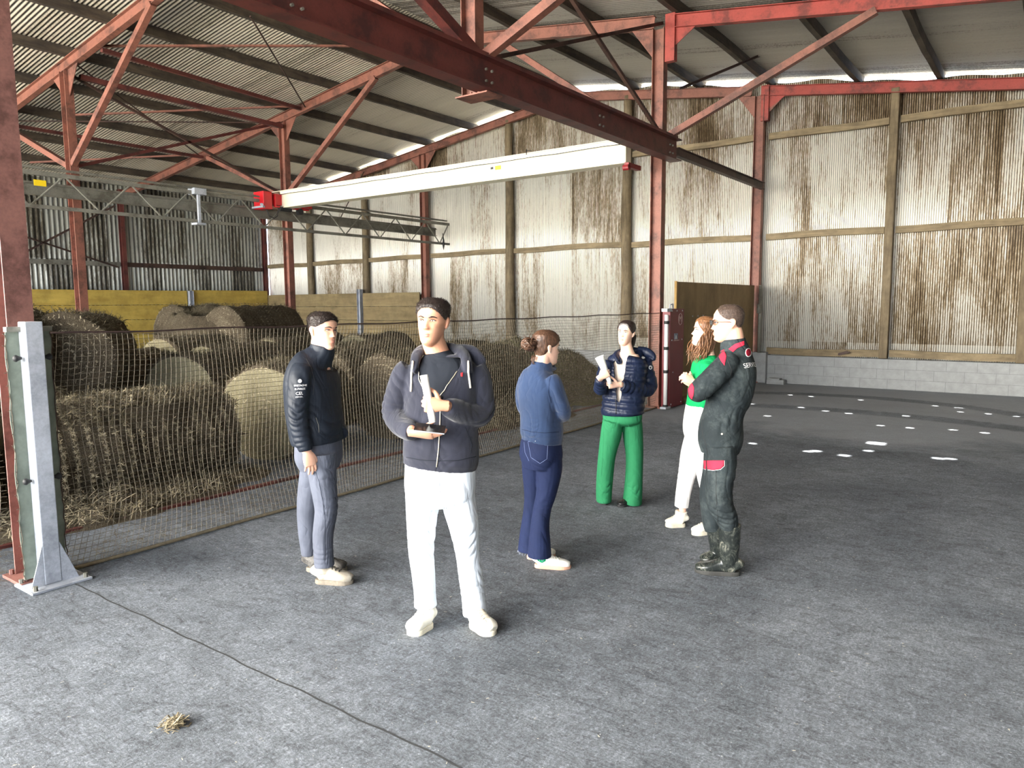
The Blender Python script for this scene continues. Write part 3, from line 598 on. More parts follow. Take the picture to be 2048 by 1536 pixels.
# plywood partition between the last two columns
ply = mk_wood('brown_plywood', lin(158, 134, 96), lin(132, 110, 76), .25, 'Z', .3)
e = empty('plywood_panel', (-5.16, 14, 0), 'large brown plywood sheet standing between the roller box and the far column', 'panel')
mb = MB(); mb.box((-5.18, 11.9, .03), (-5.155, 16.0, 2.10)); mb.build('sheet', ply, e)
mb = MB(); mb.box((-5.19, 11.87, .0), (-5.15, 11.9, 2.11)); mb.build('edge_batten', mk_wood('pale_batten', lin(196, 160, 96), lin(160, 124, 70)), e)
for y, z in ((12.6, 1.50), (13.1, 1.50), (12.85, 1.5), (14.6, 1.6)):
    b = MB(); b.bolt((-5.155, y, z), (1,0,0), .014, .006); b.build('screw', M['galv'], e)
tag(MB().box((-5.14, 12.0, .0), (-4.98, 14.0, .09)).build('timber_beam', M['timber']), 'low timber beam on the floor in front of the plywood sheet', 'beam')
mb = MB(); mb.tube([(-5.0, 15.93, .66), (-5.0, 15.93, 2.1)], .035, 10); mb.tube([(-5.02, 15.90, 1.5), (-5.01, 15.9, 1.7)], .045, 10)
tag(mb.build('down_pipe', M['galvd'], smooth=True), 'grey pipe running up the far column beside the plywood', 'pipe')
mb = MB(); mb.box((-4.78, 15.80, 0), (-4.42, 15.98, .10)); mb.box((-4.76, 15.78, .1), (-4.5, 15.95, .13))
tag(mb.build('broken_block', M['block'], bevel=.01), 'broken concrete block on the floor against the low block wall', 'block')
mb = MB(); mb.bar((-3.42, 16.05, .66), (-3.2, 16.03, .72), .02, .03); mb.bar((-3.42, 16.05, .68), (-3.25, 16.04, .74), .02, .02)
tag(mb.build('wall_hook', M['dkrod']), 'small iron hook on the timber sill of the block wall', 'hook')
# yellow board walls behind the bales
def boards(p, q, n, z0, h, c1, c2, label):
    p, q = Vector(p), Vector(q); d = (q-p); ln = d.length; d.normalize(); nrm = Vector((-d.y, d.x, 0)); e = empty('board_wall', p, label, 'wall panel', 'yellow board walls behind the bales')
    m_ = mk_wood('yellow_boards_%d' % len(bpy.data.materials), c1, c2, .35, 'Y' if abs(d.y) > .5 else 'X', .35)
    for i in range(n):
        mb = MB(); a = p+nrm*(.004*(i % 2)); b = q+nrm*(.004*(i % 2)); zz = z0+i*h+.004
        mb.bar(a+Vector((0,0,zz+h/2-.003)), b+Vector((0,0,zz+h/2-.003)), .03, h-.010); mb.build('board', m_, e, bevel=.003)
ye1, ye2 = lin(214, 184, 92), lin(188, 156, 70); ye3, ye4 = lin(156, 138, 98), lin(124, 106, 74)
boards((-22.3, 5.6, 0), (-22.3, 13.0, 0), 5, 0, .445, ye1, ye2, 'yellow board wall at the left behind the dark bale')
boards((-22.3, 13.2, 0), (-22.3, 16.0, 0), 5, 0, .45, ye1, ye2, 'yellow board wall behind the two stacked bales')
boards((-22.1, 15.9, 0), (-17.55, 15.9, 0), 5, 0, .42, ye3, ye4, 'brownish board wall behind the man in the dark jacket')
boards((-17.3, 15.9, 0), (-14.9, 15.9, 0), 5, 0, .42, ye3, ye4, 'brownish board wall left of the man in the grey hoodie')
for x, y, l in ((-22.25, 13.1, 'between the yellow boards above the stacked bales'), (-17.42, 15.88, 'between the brownish boards right of the man in the dark jacket')):
    mb = MB(); mb.ibeam((x, y, 0), (x, y, 2.22), .14, .14, .008, .01, (0,1,0) if x < -20 else (1,0,0)); tag(mb.build('fence_post', M['galv']), 'galvanised H post '+l, 'post')

# ------------------------------------------------------------------ bales
def bale(c, r, ln, label, yaw=0.0, nb=3500, sq=0.0, end_mat=1, seed=0, nm_='round_bale', grp='round straw bales behind the net'):
    rr = np.random.default_rng(seed+50); na, nl = 56, 16; V = []
    ring = lambda t, rad: [(t, rad*math.cos(a), rad*math.sin(a)) for a in np.linspace(0, 2*math.pi, na, endpoint=False)]
    prof = [(-ln/2+.0, k/6*r*.93) for k in range(1, 7)]+[(-ln/2+.015, r*.975)]+[(-ln/2+.04+(ln-.08)*k/nl, r) for k in range(nl+1)]+[(ln/2-.015, r*.975)]+[(ln/2, r*.93*k/6) for k in range(6, 0, -1)]
    for t, rad in prof: V += ring(t, rad)
    n = len(prof); F = [(i*na+k, i*na+(k+1) % na, (i+1)*na+(k+1) % na, (i+1)*na+k) for i in range(n-1) for k in range(na)]
    V = np.array(V); F.append(tuple(range(na-1, -1, -1))); F.append(tuple((n-1)*na+k for k in range(na)))
    N = V*np.array([0, 1, 1.]); N /= np.linalg.norm(N, axis=1)[:, None]+1e-9
    endm = np.array([(i < 7) or (i >= n-7) for i in range(n) for _ in range(na)]); N[endm] = N[endm]*.2+np.sign(V[endm][:, :1])*np.array([[1., 0, 0]])
    o = rr.uniform(0, 50, 3); D = np.array([noise.fractal(Vector(v*5+o), 1.0, 2.0, 4)*.05+noise.noise(Vector(v*1.6+o))*.045 for v in V])
    D[endm] *= .35; V = V+N*D[:, None]
    low = V[:, 2] < -r*.8; V[low, 2] = np.maximum(V[low, 2], -r*.93)             # sits flat on what carries it
    top = V[:, 2] > 0; V[top, 2] *= 1-.04
    me_m = [0]*len(F)
    for i in range(n-1):
        if i < 6 or i >= n-7:
            for k in range(na): me_m[i*na+k] = end_mat
    me_m[-1] = me_m[-2] = end_mat
    mb = MB(); mb.v = [tuple(v) for v in V.tolist()]; mb.f = F; mb.m = me_m
    side = ~endm; blades(mb, V[side], N[side], int(nb*.95), (.02, .075), .005, 2, .02, .75, rr); blades(mb, V[side], N[side], int(nb*.4), (.02, .07), .006, 3, .02, .75, rr)
    blades(mb, V[endm], N[endm], int(nb*.2), (.015, .05), .004, 2, .008, .9, rr)
    up = (V[:, 2] > r*.6) & side
    blades(mb, V[up], N[up], int(nb*.3), (.04, .13), .006, 3, .06, .5, rr)
    ob = mb.build(nm_, [M['hay_side'], M['hay_end'], M['straw'], M['strawd']])
    ob.location = c; ob.rotation_euler = (0, 0, math.pi/2+yaw)
    return tag(ob, label, 'bale', grp)
def bale_px(px, py, d, ln, label, D=1.12, yaw=0., ground=False, **k):
    c = deep(px, py, d); r = D/2; z = r*.93 if ground else c.z
    ax = Vector((-math.sin(yaw), math.cos(yaw), 0))
    return bale((c.x+ax.x*ln/2, c.y+ax.y*ln/2, z), r, ln, label, yaw, **k)
bale((-6.95, 3.35, .45), .48, 1.9, 'big brown bale nearest the viewer, right behind the galvanised post', 0.08, 15000, seed=1)
bale((-7.0, 1.35, .53), .57, 1.6, 'brown bale at the left edge seen left of the galvanised post', 0, 5000, seed=2)
bale_px(527, 838, 8.2, 1.25, 'bale with a pale cut end left of the man in the dark jacket', 1.12, .42, True, nb=6000, seed=3)
bale_px(357, 770, 10.2, 1.35, 'bale with a pale cut end seen through the net in the second row', yaw=.42, ground=True, nb=4500, seed=4)
bale_px(318, 718, 11.9, 1.2, 'grey bale end half hidden behind the pale-ended bale of the second row', yaw=.1, D=1.3, ground=True, nb=3500, seed=5)
bale_px(446, 668, 14.6, 2.0, 'long bale on top of the pile, right of the pair above the net', yaw=.3, D=1.12, nb=3500, seed=6, end_mat=0)
bale_px(345, 662, 15.9, 1.9, 'upper bale at the left of the pair above the net', yaw=.3, D=1.12, nb=3500, seed=7, end_mat=0)
bale_px(135, 712, 9.2, 1.2, 'dark bale standing high at the left, its top above the net', yaw=.9, D=1.08, nb=5000, seed=8, end_mat=0)
bale_px(-30, 712, 8.5, 1.3, 'dark upper bale at the far left behind the red column', yaw=.9, D=1.15, nb=3000, seed=9, end_mat=0)
bale((-9.0, 2.9, .47), .50, 1.3, 'bale under the dark bale on the left, strewn with loose hay', .1, 4500, seed=10)
bale((-9.3, 1.2, .53), .57, 1.5, 'low bale at the left edge in the second row', .0, 3000, seed=11)
bale((-11.5, 5.4, .53), .57, 1.5, 'low bale in the third row below the dark bale', .0, 2500, seed=12)
bale((-7.0, 7.35, .54), .58, 1.35, 'brown bale between the two men on the left', .05, 5000, seed=13, end_mat=0)
bale((-8.5, 7.7, .54), .58, 1.4, 'brown bale behind the shoulder of the man in the dark jacket', .05, 4000, seed=14, end_mat=0)
bale((-9.7, 8.9, .54), .58, 1.4, 'brown bale in the third row between the two men', -.05, 3500, seed=15, end_mat=0)
bale((-7.1, 8.95, .54), .58, 1.4, 'brown bale hidden partly by the man in the hoodie', .0, 4000, seed=16, end_mat=0)
bale((-8.4, 9.9, .54), .58, 1.4, 'bale right of the hoodie, behind the near row', .0, 3500, seed=17, end_mat=0)
bale((-12.0, 9.2, .54), .60, 1.4, 'low grey bale in front of the board wall', .1, 3000, seed=18)
bale((-13.5, 10.7, .54), .62, 1.6, 'low bale under the stacked pair', .1, 2500, seed=19)
bale((-15.9, 12.3, .54), .62, 1.6, 'low bale under the left one of the stacked pair', .1, 2000, seed=20)
bale((-10.9, 7.2, .54), .60, 1.4, 'bale in the third row left of the man in the dark jacket', .1, 3000, seed=21)
bale((-12.0, 11.4, .54), .60, 1.5, 'far low bale behind the head of the man in the dark jacket', .1, 2000, seed=22)
# loose hay heaps
def heap(name, cx, cy, rx, ry, h, label, seed, mats=('hay_grn', 'straw', 'strawd'), nb=5000, bumps=None, z0=0.0, kind='stuff'):
    rr = np.random.default_rng(seed); n = 60; V = []; o = rr.uniform(0, 30, 3)
    bumps = bumps or [(0, 0, 1, 1)]
    for i in range(n+1):
        for j in range(n+1):
            u, v = -1+2*i/n, -1+2*j/n; d = max(0, 1-(u*u+v*v)); x, y = cx+u*rx, cy+v*ry
            z = h*sum(a*math.exp(-((u-bu)**2+(v-bv)**2)/(w_*w_*.35)) for bu, bv, a, w_ in bumps)*min(1, d*3)
            z += (noise.fractal(Vector((x*2.5, y*2.5, 0))+Vector(o), 1, 2, 5)*.10)*min(1, d*4)
            V.append((x, y, z0+max(-.01, z-.01) if z0 == 0 else z0+z-.01-.35*(1-min(1, d*3))))
    V = np.array(V); F = [(i*(n+1)+j, (i+1)*(n+1)+j, (i+1)*(n+1)+j+1, i*(n+1)+j+1) for i in range(n) for j in range(n)]
    G = V.reshape(n+1, n+1, 3); gx = np.gradient(G, axis=0); gy = np.gradient(G, axis=1); N = np.cross(gx, gy).reshape(-1, 3); N /= np.linalg.norm(N, axis=1)[:, None]+1e-9
    mb = MB(); mb.v = [tuple(v) for v in V.tolist()]; mb.f = F; mb.m = [0]*len(F); up = V[:, 2] > z0+.03
    blades(mb, V[up], N[up], nb, (.04, .16), .005, 1, .03, .7, rr); blades(mb, V[up], N[up], nb, (.04, .16), .005, 2, .03, .7, rr)
    return tag(mb.build(name, [M[m_] for m_ in mats], smooth=False), label, 'hay', kind=kind)
heap('hay_heap', -7.5, 11.6, 1.35, 2.6, 1.25, 'greenish heap of loose hay behind the net near the far wall', 1, nb=9000, bumps=[(-.35, -.35, .85, .8), (0, .25, .55, .7), (.3, -.7, .45, .5)])
heap('hay_heap', -7.0, 9.0, 1.3, 1.6, .55, 'low heap of loose hay behind the net beside the hoodie', 2, nb=4000, mats=('hay_side', 'straw', 'strawd'))
heap('hay_heap', -6.9, 3.0, .95, 1.8, .35, 'loose hay at the foot of the nearest bale', 3, nb=4500, mats=('hay_side', 'straw', 'strawd'))
heap('hay_heap', -7.0, 3.35, .55, 1.0, .12, 'matted hay lying on top of the nearest bale', 4, nb=3500, mats=('hay_side', 'straw', 'strawd'), z0=.82)
heap('hay_heap', -9.0, 2.9, .5, .75, .16, 'loose hay on top of the second row bale at the left', 5, nb=2500, mats=('hay_side', 'straw', 'strawd'), z0=.88)
_c = deep(425, 640, 15.6)
heap('hay_heap', _c.x, _c.y, 1.3, .9, .2, 'dark loose hay on top of the stacked bales above the net', 6, nb=2200, mats=('hay_side', 'strawd', 'strawd'), z0=1.52)

# ------------------------------------------------------------------ people: tools
from mathutils.bvhtree import BVHTree
def npv(v): return np.array(v, float)
def cat_rom(P, k=4):
    P = np.array(P, float); 
    if len(P) < 3: return np.array([P[0]+(P[1]-P[0])*t for t in np.linspace(0, 1, k+1)])
    Q = np.vstack([2*P[0]-P[1], P, 2*P[-1]-P[-2]]); out = []
    for i in range(1, len(Q)-2):
        for j in range(k):
            t = j/k; a, b, c, d = Q[i-1:i+3]
            out.append(.5*((2*b)+(c-a)*t+(2*a-5*b+4*c-d)*t*t+(3*b-a-3*c+d)*t**3))
    out.append(P[-1]); return np.array(out)
class Shape:                                                  # closed lofts, later fused to one skin
    def __init__(s): s.v = []; s.f = []
    def rings(s, R):
        b = len(s.v); n = len(R[0]); m = len(R)
        for r in R: s.v.extend(map(tuple, r))
        for i in range(m-1):
            for k in range(n): s.f.append((b+i*n+k, b+i*n+(k+1) % n, b+(i+1)*n+(k+1) % n, b+(i+1)*n+k))
        c0 = len(s.v); s.v.append(tuple(np.mean(R[0], 0))); s.v.append(tuple(np.mean(R[-1], 0)))
        for k in range(n): s.f.append((c0, b+(k+1) % n, b+k)); s.f.append((c0+1, b+(m-1)*n+k, b+(m-1)*n+(k+1) % n))
    def loft(s, P, ra, rb=None, hint=(0,0,1), n=20, k=4, e=2.0, quilt=None):
        P = np.array([npv(p) for p in P]); ra = np.array(ra, float)*np.ones(len(P)); rb = ra if rb is None else np.array(rb, float)*np.ones(len(P))
        D = cat_rom(np.column_stack([P, ra, rb]), k); R = []; h = npv(hint); h = h/np.linalg.norm(h); L = 0
        for i in range(len(D)):
            d = D[min(i+1, len(D)-1), :3]-D[max(i-1, 0), :3]; d /= np.linalg.norm(d)+1e-9
            a = h-d*h.dot(d)
            if np.linalg.norm(a) < .15: a = np.cross(d, (0.3, .2, 1.)); 
            a /= np.linalg.norm(a); b = np.cross(d, a); an = np.linspace(0, 2*math.pi, n, endpoint=False)
            if i: L += np.linalg.norm(D[i, :3]-D[i-1, :3])
            q = 0 if quilt is None else quilt[1]*(abs(math.sin(math.pi*L/quilt[0]))**.6-.6)
            ca, sa = np.cos(an), np.sin(an); ca = np.sign(ca)*abs(ca)**(2/e); sa = np.sign(sa)*abs(sa)**(2/e)
            A, B = max(D[i, 3], .002)+q, max(D[i, 4], .002)+q
            R.append(D[i, :3]+np.outer(ca*A, a)+np.outer(sa*B, b))
        s.rings(R); return s
    def ball(s, c, r, ax=None, n=16):
        c = npv(c); r = npv(r)*np.ones(3); ax = np.eye(3) if ax is None else np.array(ax); R = []
        for t in np.linspace(.12, math.pi-.12, 10):
            an = np.linspace(0, 2*math.pi, n, endpoint=False)
            R.append(c+np.outer(np.cos(an)*math.sin(t)*r[0], ax[0])+np.outer(np.sin(an)*math.sin(t)*r[1], ax[1])+r[2]*math.cos(t)*ax[2])
        s.rings(R); return s
    def fuse(s, voxel, smooth=3, fac=.5):
        me = bpy.data.meshes.new('t'); me.from_pydata(s.v, [], s.f); o = bpy.data.objects.new('t', me); COL.objects.link(o)
        bm = bmesh.new(); bm.from_mesh(me); bmesh.ops.recalc_face_normals(bm, faces=bm.faces); bm.to_mesh(me); bm.free()
        m = o.modifiers.new('r', 'REMESH'); m.mode = 'VOXEL'; m.voxel_size = voxel; m.use_smooth_shade = True
        if smooth: q = o.modifiers.new('s', 'SMOOTH'); q.iterations = smooth; q.factor = fac
        dg = bpy.context.evaluated_depsgraph_get(); dg.update(); out = bpy.data.meshes.new_from_object(o.evaluated_get(dg)); bpy.data.objects.remove(o); out.materials.clear(); return out
def coords(me): a = np.empty(len(me.vertices)*3); me.vertices.foreach_get('co', a); return a.reshape(-1, 3)
def normals(me): a = np.empty(len(me.vertices)*3); me.vertices.foreach_get('normal', a); return a.reshape(-1, 3)
def setco(me, V): me.vertices.foreach_set('co', V.ravel()); me.update()
def crumple(me, amp, scale=9.0, seed=0, stretch=(1, 1, .55), folds=()):
    V = coords(me); N = normals(me); r = np.random.default_rng(seed); S = V*np.array(stretch)*scale
    W = S+.9*np.column_stack([np.sin(S@r.normal(size=3)*.8+r.uniform(0, 6)) for _ in range(3)])
    d = np.zeros(len(V))
    for k in range(7):
        q = r.normal(size=3); q /= np.linalg.norm(q); ph = W@q*(1+.35*k)+r.uniform(0, 6); d += (1-2*np.abs(np.sin(ph*.5))**.8)/(1+.45*k)
    d *= amp/2.2
    for c, ax, sp, am, rad in folds:
        D = V-npv(c); g = np.exp(-(D**2).sum(1)/(rad*rad)); ax = npv(ax); ax /= np.linalg.norm(ax)
        t = D@ax; side = np.cross(ax, r.normal(size=3)); ss = np.abs(np.sin(math.pi*t/sp+1.3*np.sin(D@side*16)+.6*np.sin(D@side*37+t*20))); d += am*1.5*g*(ss**.75-.62)*(.55+.45*np.sin(D@side*22+t*9))
    setco(me, V+N*d[:, None])
def btorso(S, fig, psi, secs, **k): torso(S, fig, psi, [secs[0]]+[(a, b, c, w_*.82, d_*.84) for a, b, c, w_, d_ in secs[1:]], **k)
def blimb(S, fig, pts, **k): limb(S, fig, [(*p[:3], p[3]*(.78 if i < len(pts)-1 else 1)) for i, p in enumerate(pts)], **k)
def open_front(me, cut, iters=12):
    bm = bmesh.new(); bm.from_mesh(me); bm.verts.ensure_lookup_table(); bmesh.ops.delete(bm, geom=[bm.verts[i] for i in np.nonzero(cut)[0]], context='VERTS')
    for _ in range(2): bmesh.ops.delete(bm, geom=[v for v in bm.verts if len(v.link_faces) < 2], context='VERTS')
    for _ in range(iters):
        new = {}
        for v in bm.verts:
            if v.is_boundary:
                nb = [e.other_vert(v) for e in v.link_edges if e.is_boundary]
                if len(nb) == 2: new[v] = v.co*.4+(nb[0].co+nb[1].co)*.3
        for v, c in new.items(): v.co = c
    loops = []; seen = set()
    for e in bm.edges:
        if e.is_boundary and e not in seen:
            loop = [e.verts[0].co.copy()]; v = e.verts[1]; seen.add(e)
            while True:
                loop.append(v.co.copy()); n = [x for x in v.link_edges if x.is_boundary and x not in seen]
                if not n: break
                seen.add(n[0]); v = n[0].other_vert(v)
            loops.append(loop)
    bm.to_mesh(me); bm.free(); return max(loops, key=len)
def near_path(V, P, r):
    P = cat_rom(np.array([npv(p) for p in P]), 5); d = np.full(len(V), 9.0)
    for p in P: d = np.minimum(d, np.linalg.norm(V-p, axis=1))
    return d < r
class Fig:
    def __init__(s, fx, fy, label, group=None, dz=0):
        P = at(fx, fy, 'Z', 0); s.P = P; s.d = float(np.dot([P.x, P.y, 0], FH)); s.s = s.d/F_PX
        s.e = empty('person', (P.x, P.y, 0), label, 'person', group)
        s.R = npv((CR[0], CR[1], 0)); s.R /= np.linalg.norm(s.R); s.T = -FH.copy(); s.Z = npv((0, 0, 1))
    def J(s, px, py, dd=0): return npv(deep(px, py, s.d+dd))
    def dirs(s, psi):
        p = math.radians(psi); f = s.T*math.cos(p)+s.R*math.sin(p); return f, np.cross(s.Z, f)     # facing, own left
    def add(s, name, me, mat, smooth=True, label=None):
        o = mesh_obj(name, me, mat, s.e)
        if smooth: me.shade_smooth()
        if label: o['label'] = label
        return o
def bvh(o): me = o.data; return BVHTree.FromPolygons([v.co.copy() for v in me.vertices], [tuple(p.vertices) for p in me.polygons])
def hit(tree, px, py, off=.002):
    d = Vector(ray(px, py)).normalized(); h = tree.ray_cast(Vector(CP), d)
    return None if h[0] is None else (h[0]-d*off if off else h[0])
def hitn(tree, px, py):
    d = Vector(ray(px, py)).normalized(); h = tree.ray_cast(Vector(CP), d); return h[0], h[1]
def line_on(tree, pts, rad, name, mat, parent, off=.0015, n=5, dens=3, rnd=True):
    Q = []
    for i in range(len(pts)-1):
        for k in range(dens): Q.append((pts[i][0]+(pts[i+1][0]-pts[i][0])*k/dens, pts[i][1]+(pts[i+1][1]-pts[i][1])*k/dens))
    Q.append(pts[-1]); H = [hit(tree, x, y, off) for x, y in Q]; H = [h for h in H if h is not None]
    if len(H) < 2: return None
    mb = MB(); mb.tube(H, rad, n); return mb.build(name, mat, parent, True)
def patch_on(tree, poly, name, mat, parent, off=.003, step=2.0, thick=.002):
    # a cloth patch laid on the surface: a grid inside the outline, each node on the cloth below
    xs = [p[0] for p in poly]; ys = [p[1] for p in poly]; x0, x1, y0, y1 = min(xs), max(xs), min(ys), max(ys)
    nx = max(2, int((x1-x0)/step)); ny = max(2, int((y1-y0)/step)); G = {}; mb = MB()
    def xr(y):
        c = []
        for i in range(len(poly)):
            (ax, ay), (bx_, by) = poly[i], poly[(i+1) % len(poly)]
            if (ay <= y) != (by <= y): c.append(ax+(y-ay)/(by-ay)*(bx_-ax))
        return (min(c), max(c)) if len(c) > 1 else None
    for j in range(ny+1):
        y = y0+.01+(y1-y0-.02)*j/ny; r = xr(y)
        if not r: continue
        for i in range(nx+1):
            h = hit(tree, r[0]+(r[1]-r[0])*i/nx, y, off)
            if h is not None: G[i, j] = len(mb.v); mb.v.append(tuple(h))
    for j in range(ny):
        for i in range(nx):
            q = [(i, j), (i, j+1), (i+1, j+1), (i+1, j)]
            if all(k in G for k in q):
                P_ = [Vector(mb.v[G[k]]) for k in q]
                if max((P_[a]-P_[b]).length for a, b in ((0, 1), (1, 2), (2, 3), (3, 0))) < .05: mb.f.append(tuple(G[k] for k in q)); mb.m.append(0)
    if not mb.f: return None
    o = mb.build(name, mat, parent, True); m = o.modifiers.new('thick', 'SOLIDIFY'); m.thickness = thick; m.offset = 0; return o

UF = np.array([[-.03,.060,.010,.012],[.0,.072,-.005,.026],[.04,.083,-.028,.037],[.1,.087,-.046,.046],[.2,.088,-.06,.054],[.33,.088,-.073,.062],[.45,.086,-.086,.068],[.52,.085,-.092,.071],
 [.62,.091,-.097,.074],[.75,.088,-.099,.0765],[.87,.070,-.090,.069],[.95,.044,-.066,.050],[.985,.024,-.044,.030],[1.0,.004,-.024,.008]])
def head_pt(u, a, off=0.0, feat=True, male=1.0):
    f_, b_, w_ = (np.interp(u, UF[:, 0], UF[:, k]) for k in (1, 2, 3)); mid = (f_+b_)/2 if u > .9 else 0.0 if u > .33 else (b_+.05)*-.0
    c, s_ = math.cos(a), math.sin(a); ex = .86
    l = w_*math.copysign(abs(c)**ex, c); ctr = (f_+b_)/2; half = (f_-b_)/2; ctr += 0
    f = ctr+half*math.copysign(abs(s_)**ex, s_)
    n = np.array([c*half, s_*w_]); n /= np.linalg.norm(n)+1e-9; l += n[0]*off; f += n[1]*off
    if feat and s_ > 0:
        g = lambda lu, uu, sl, su: math.exp(-((l-lu)/sl)**2-((u-uu)/su)**2); m = min(1, s_*2)
        d = 0.0
        t = (u-.36)/(.57-.36)
        if -.25 < t < 1.2: d += .0235*math.exp(-(l/(.0085+.005*max(0, 1-t)))**2)*(max(0, 1-abs(t)**.85) if t > 0 else max(0, 1+t/.22))
        d += .010*(g(.0125, .365, .006, .022)+g(-.0125, .365, .006, .022))
        d -= .0115*(g(.031, .525, .0155, .045)+g(-.031, .525, .0155, .045))
        d += .0045*male*(g(.024, .60, .022, .028)+g(-.024, .60, .022, .028))+.003*g(0, .61, .012, .03)
        d += .0065*(g(0, .245, .019, .018)+1.05*g(0, .195, .016, .018))-.0045*g(0, .219, .022, .009)
        d -= .003*g(0, .135, .02, .02); d += .0065*g(0, .06, .018+.004*male, .05)
        d += .004*(g(.044, .40, .016, .06)+g(-.044, .40, .016, .06))
        f += d*m
    return l, f, u
class Head:
    def __init__(s, fig, crown, chin, psi, tilt=0, roll=0, male=1.0, wid=1.0):
        s.fig = fig; cr_, ch = npv(crown), npv(chin); s.h = float(np.linalg.norm(cr_-ch)); s.k = s.h/.235; s.male = male; s.wid = wid
        f, l = fig.dirs(psi); t, r = math.radians(tilt), math.radians(roll)
        up = fig.Z*math.cos(t)-f*math.sin(t); f = f*math.cos(t)+fig.Z*math.sin(t)
        up, l = up*math.cos(r)+l*math.sin(r), l*math.cos(r)-up*math.sin(r)
        s.f, s.l, s.u = f, l, up; mid = (cr_+ch)/2; s.o = mid-up*s.h/2-f*0.0*s.k
    def P(s, l, f, u): return s.o+s.l*l*s.k*s.wid+s.f*f*s.k+s.u*u*s.h
    def shape(s, S):
        R = []
        for u in np.concatenate([np.linspace(-.03, .9, 90), np.linspace(.91, 1.0, 10)]):
            R.append([s.P(*head_pt(u, a, 0, True, s.male)) for a in np.linspace(0, 2*math.pi, 96, endpoint=False)])
        S.rings(R)
        for sg in (-1, 1):                                    # ears
            pts = [s.P(sg*.069, -.010, .36), s.P(sg*.076, -.014, .42), s.P(sg*.080, -.020, .50), s.P(sg*.080, -.020, .57), s.P(sg*.073, -.012, .62)]
            S.loft(pts, [.004*s.k, .012*s.k, .017*s.k, .016*s.k, .006*s.k], [.004*s.k, .0045*s.k, .0055*s.k, .0055*s.k, .004*s.k], s.f, 12)
        return S
    def face(s, parent, brow_mat, iris_mat, lip_mat, open_=.9, glasses=False):
        for sg in (-1, 1):
            c = s.P(sg*.031, .0755, .525); S_ = Shape().ball(c, (.0135*s.k, .0062*s.k*open_, .0085*s.k), (s.l, s.u, s.f))
            me = bpy.data.meshes.new('eye'); me.from_pydata(S_.v, [], S_.f); eo = s.fig.add('eye', me, M['eyewhite'])
            c2 = s.P(sg*.031, .0815, .525); S_ = Shape().ball(c2, (.0052*s.k, .0050*s.k*open_, .003*s.k), (s.l, s.u, s.f))
            me = bpy.data.meshes.new('iris'); me.from_pydata(S_.v, [], S_.f); i_ = mesh_obj('iris', me, iris_mat, None); i_.parent = eo; i_.matrix_parent_inverse = Matrix(); i_.location = (0, 0, 0)
            S_ = Shape().loft([s.P(sg*.014, .094, .582), s.P(sg*.026, .093, .605), s.P(sg*.038, .085, .606), s.P(sg*.050, .070, .585)], [.0016*s.k, .0026*s.k, .0024*s.k, .001*s.k], [.0025*s.k, .0035*s.k, .003*s.k, .001*s.k], s.f, 8)
            me = bpy.data.meshes.new('brow'); me.from_pydata(S_.v, [], S_.f); s.fig.add('eyebrow', me, brow_mat)
            S_ = Shape().loft([s.P(sg*.017, .0815, .523), s.P(sg*.026, .0855, .545), s.P(sg*.036, .083, .545), s.P(sg*.046, .072, .528)], .0012*s.k, None, s.f, 6)
            me = bpy.data.meshes.new('lash'); me.from_pydata(S_.v, [], S_.f); s.fig.add('eyelash', me, brow_mat)
        S_ = Shape(); 
        S_.loft([s.P(-.023, .0805, .218), s.P(-.011, .0905, .237), s.P(0, .0935, .236), s.P(.011, .0905, .237), s.P(.023, .0805, .218)], [.001, .0032*s.k, .0036*s.k, .0032*s.k, .001], [.001, .004*s.k, .004*s.k, .004*s.k, .001], s.u, 10)
        S_.loft([s.P(-.021, .0805, .214), s.P(-.010, .0905, .198), s.P(0, .0925, .195), s.P(.010, .0905, .198), s.P(.021, .0805, .214)], [.001, .0036*s.k, .0042*s.k, .0036*s.k, .001], [.001, .004*s.k, .004*s.k, .004*s.k, .001], s.u, 10)
        me = bpy.data.meshes.new('lips'); me.from_pydata(S_.v, [], S_.f); s.fig.add('lips', me, lip_mat)
    def hair(s, mat, line, off=.007, rough=.003, seed=0, freq=60, name='hair', lift=None, strands=0, sl=(.006, .013), fl=.6):
        # cap of hair: line(a) gives the height of the hairline for an angle round the head (pi/2 = front)
        nu, na = 70, 110; US = np.linspace(.12, 1.0, nu); AS = np.linspace(0, 2*math.pi, na, endpoint=False); V = []; K = []
        for i, u in enumerate(US):
            for a in AS:
                e = (u-line(a))/.05; K.append(e > -.35); o = off*min(1, max(-.3, e*.8)) if e < 1.2 else off
                if lift: o += lift(u, a)*min(1, max(0, e))
                l, f, uu = head_pt(u, a, o, False); nz = noise.fractal(Vector((l*freq, f*freq, u*freq*.235))+Vector((seed, 0, 0)), 1, 2, 3)
                top = max(0, (u-.80)/.2)*off*1.1/.235
                l2, f2, _ = head_pt(u, a, o+rough*nz*(1 if e > .3 else 0), False); V.append(s.P(l2, f2, uu+top*.9))
        F = [(i*na+k, i*na+(k+1) % na, (i+1)*na+(k+1) % na, (i+1)*na+k) for i in range(nu-1) for k in range(na) if K[i*na+k] and K[i*na+(k+1) % na] and K[(i+1)*na+k] and K[(i+1)*na+(k+1) % na]]
        F.append(tuple((nu-1)*na+k for k in range(na)))
        mb_ = MB(); mb_.v = [tuple(v) for v in V]; mb_.f = list(F); mb_.m = [0]*len(F)
        if strands:
            VV = np.array(V); ctr = s.P(0, 0, .5); NN = VV-ctr; NN /= np.linalg.norm(NN, axis=1)[:, None]; kk = np.array([k for k in range(len(VV)) if K[k] and US[k//na] < .995]); rg = np.random.default_rng(seed+9)
            blades(mb_, VV[kk]+NN[kk]*.001, NN[kk], strands, (sl[0], sl[1]), .0012, 0, .004, fl, rg)
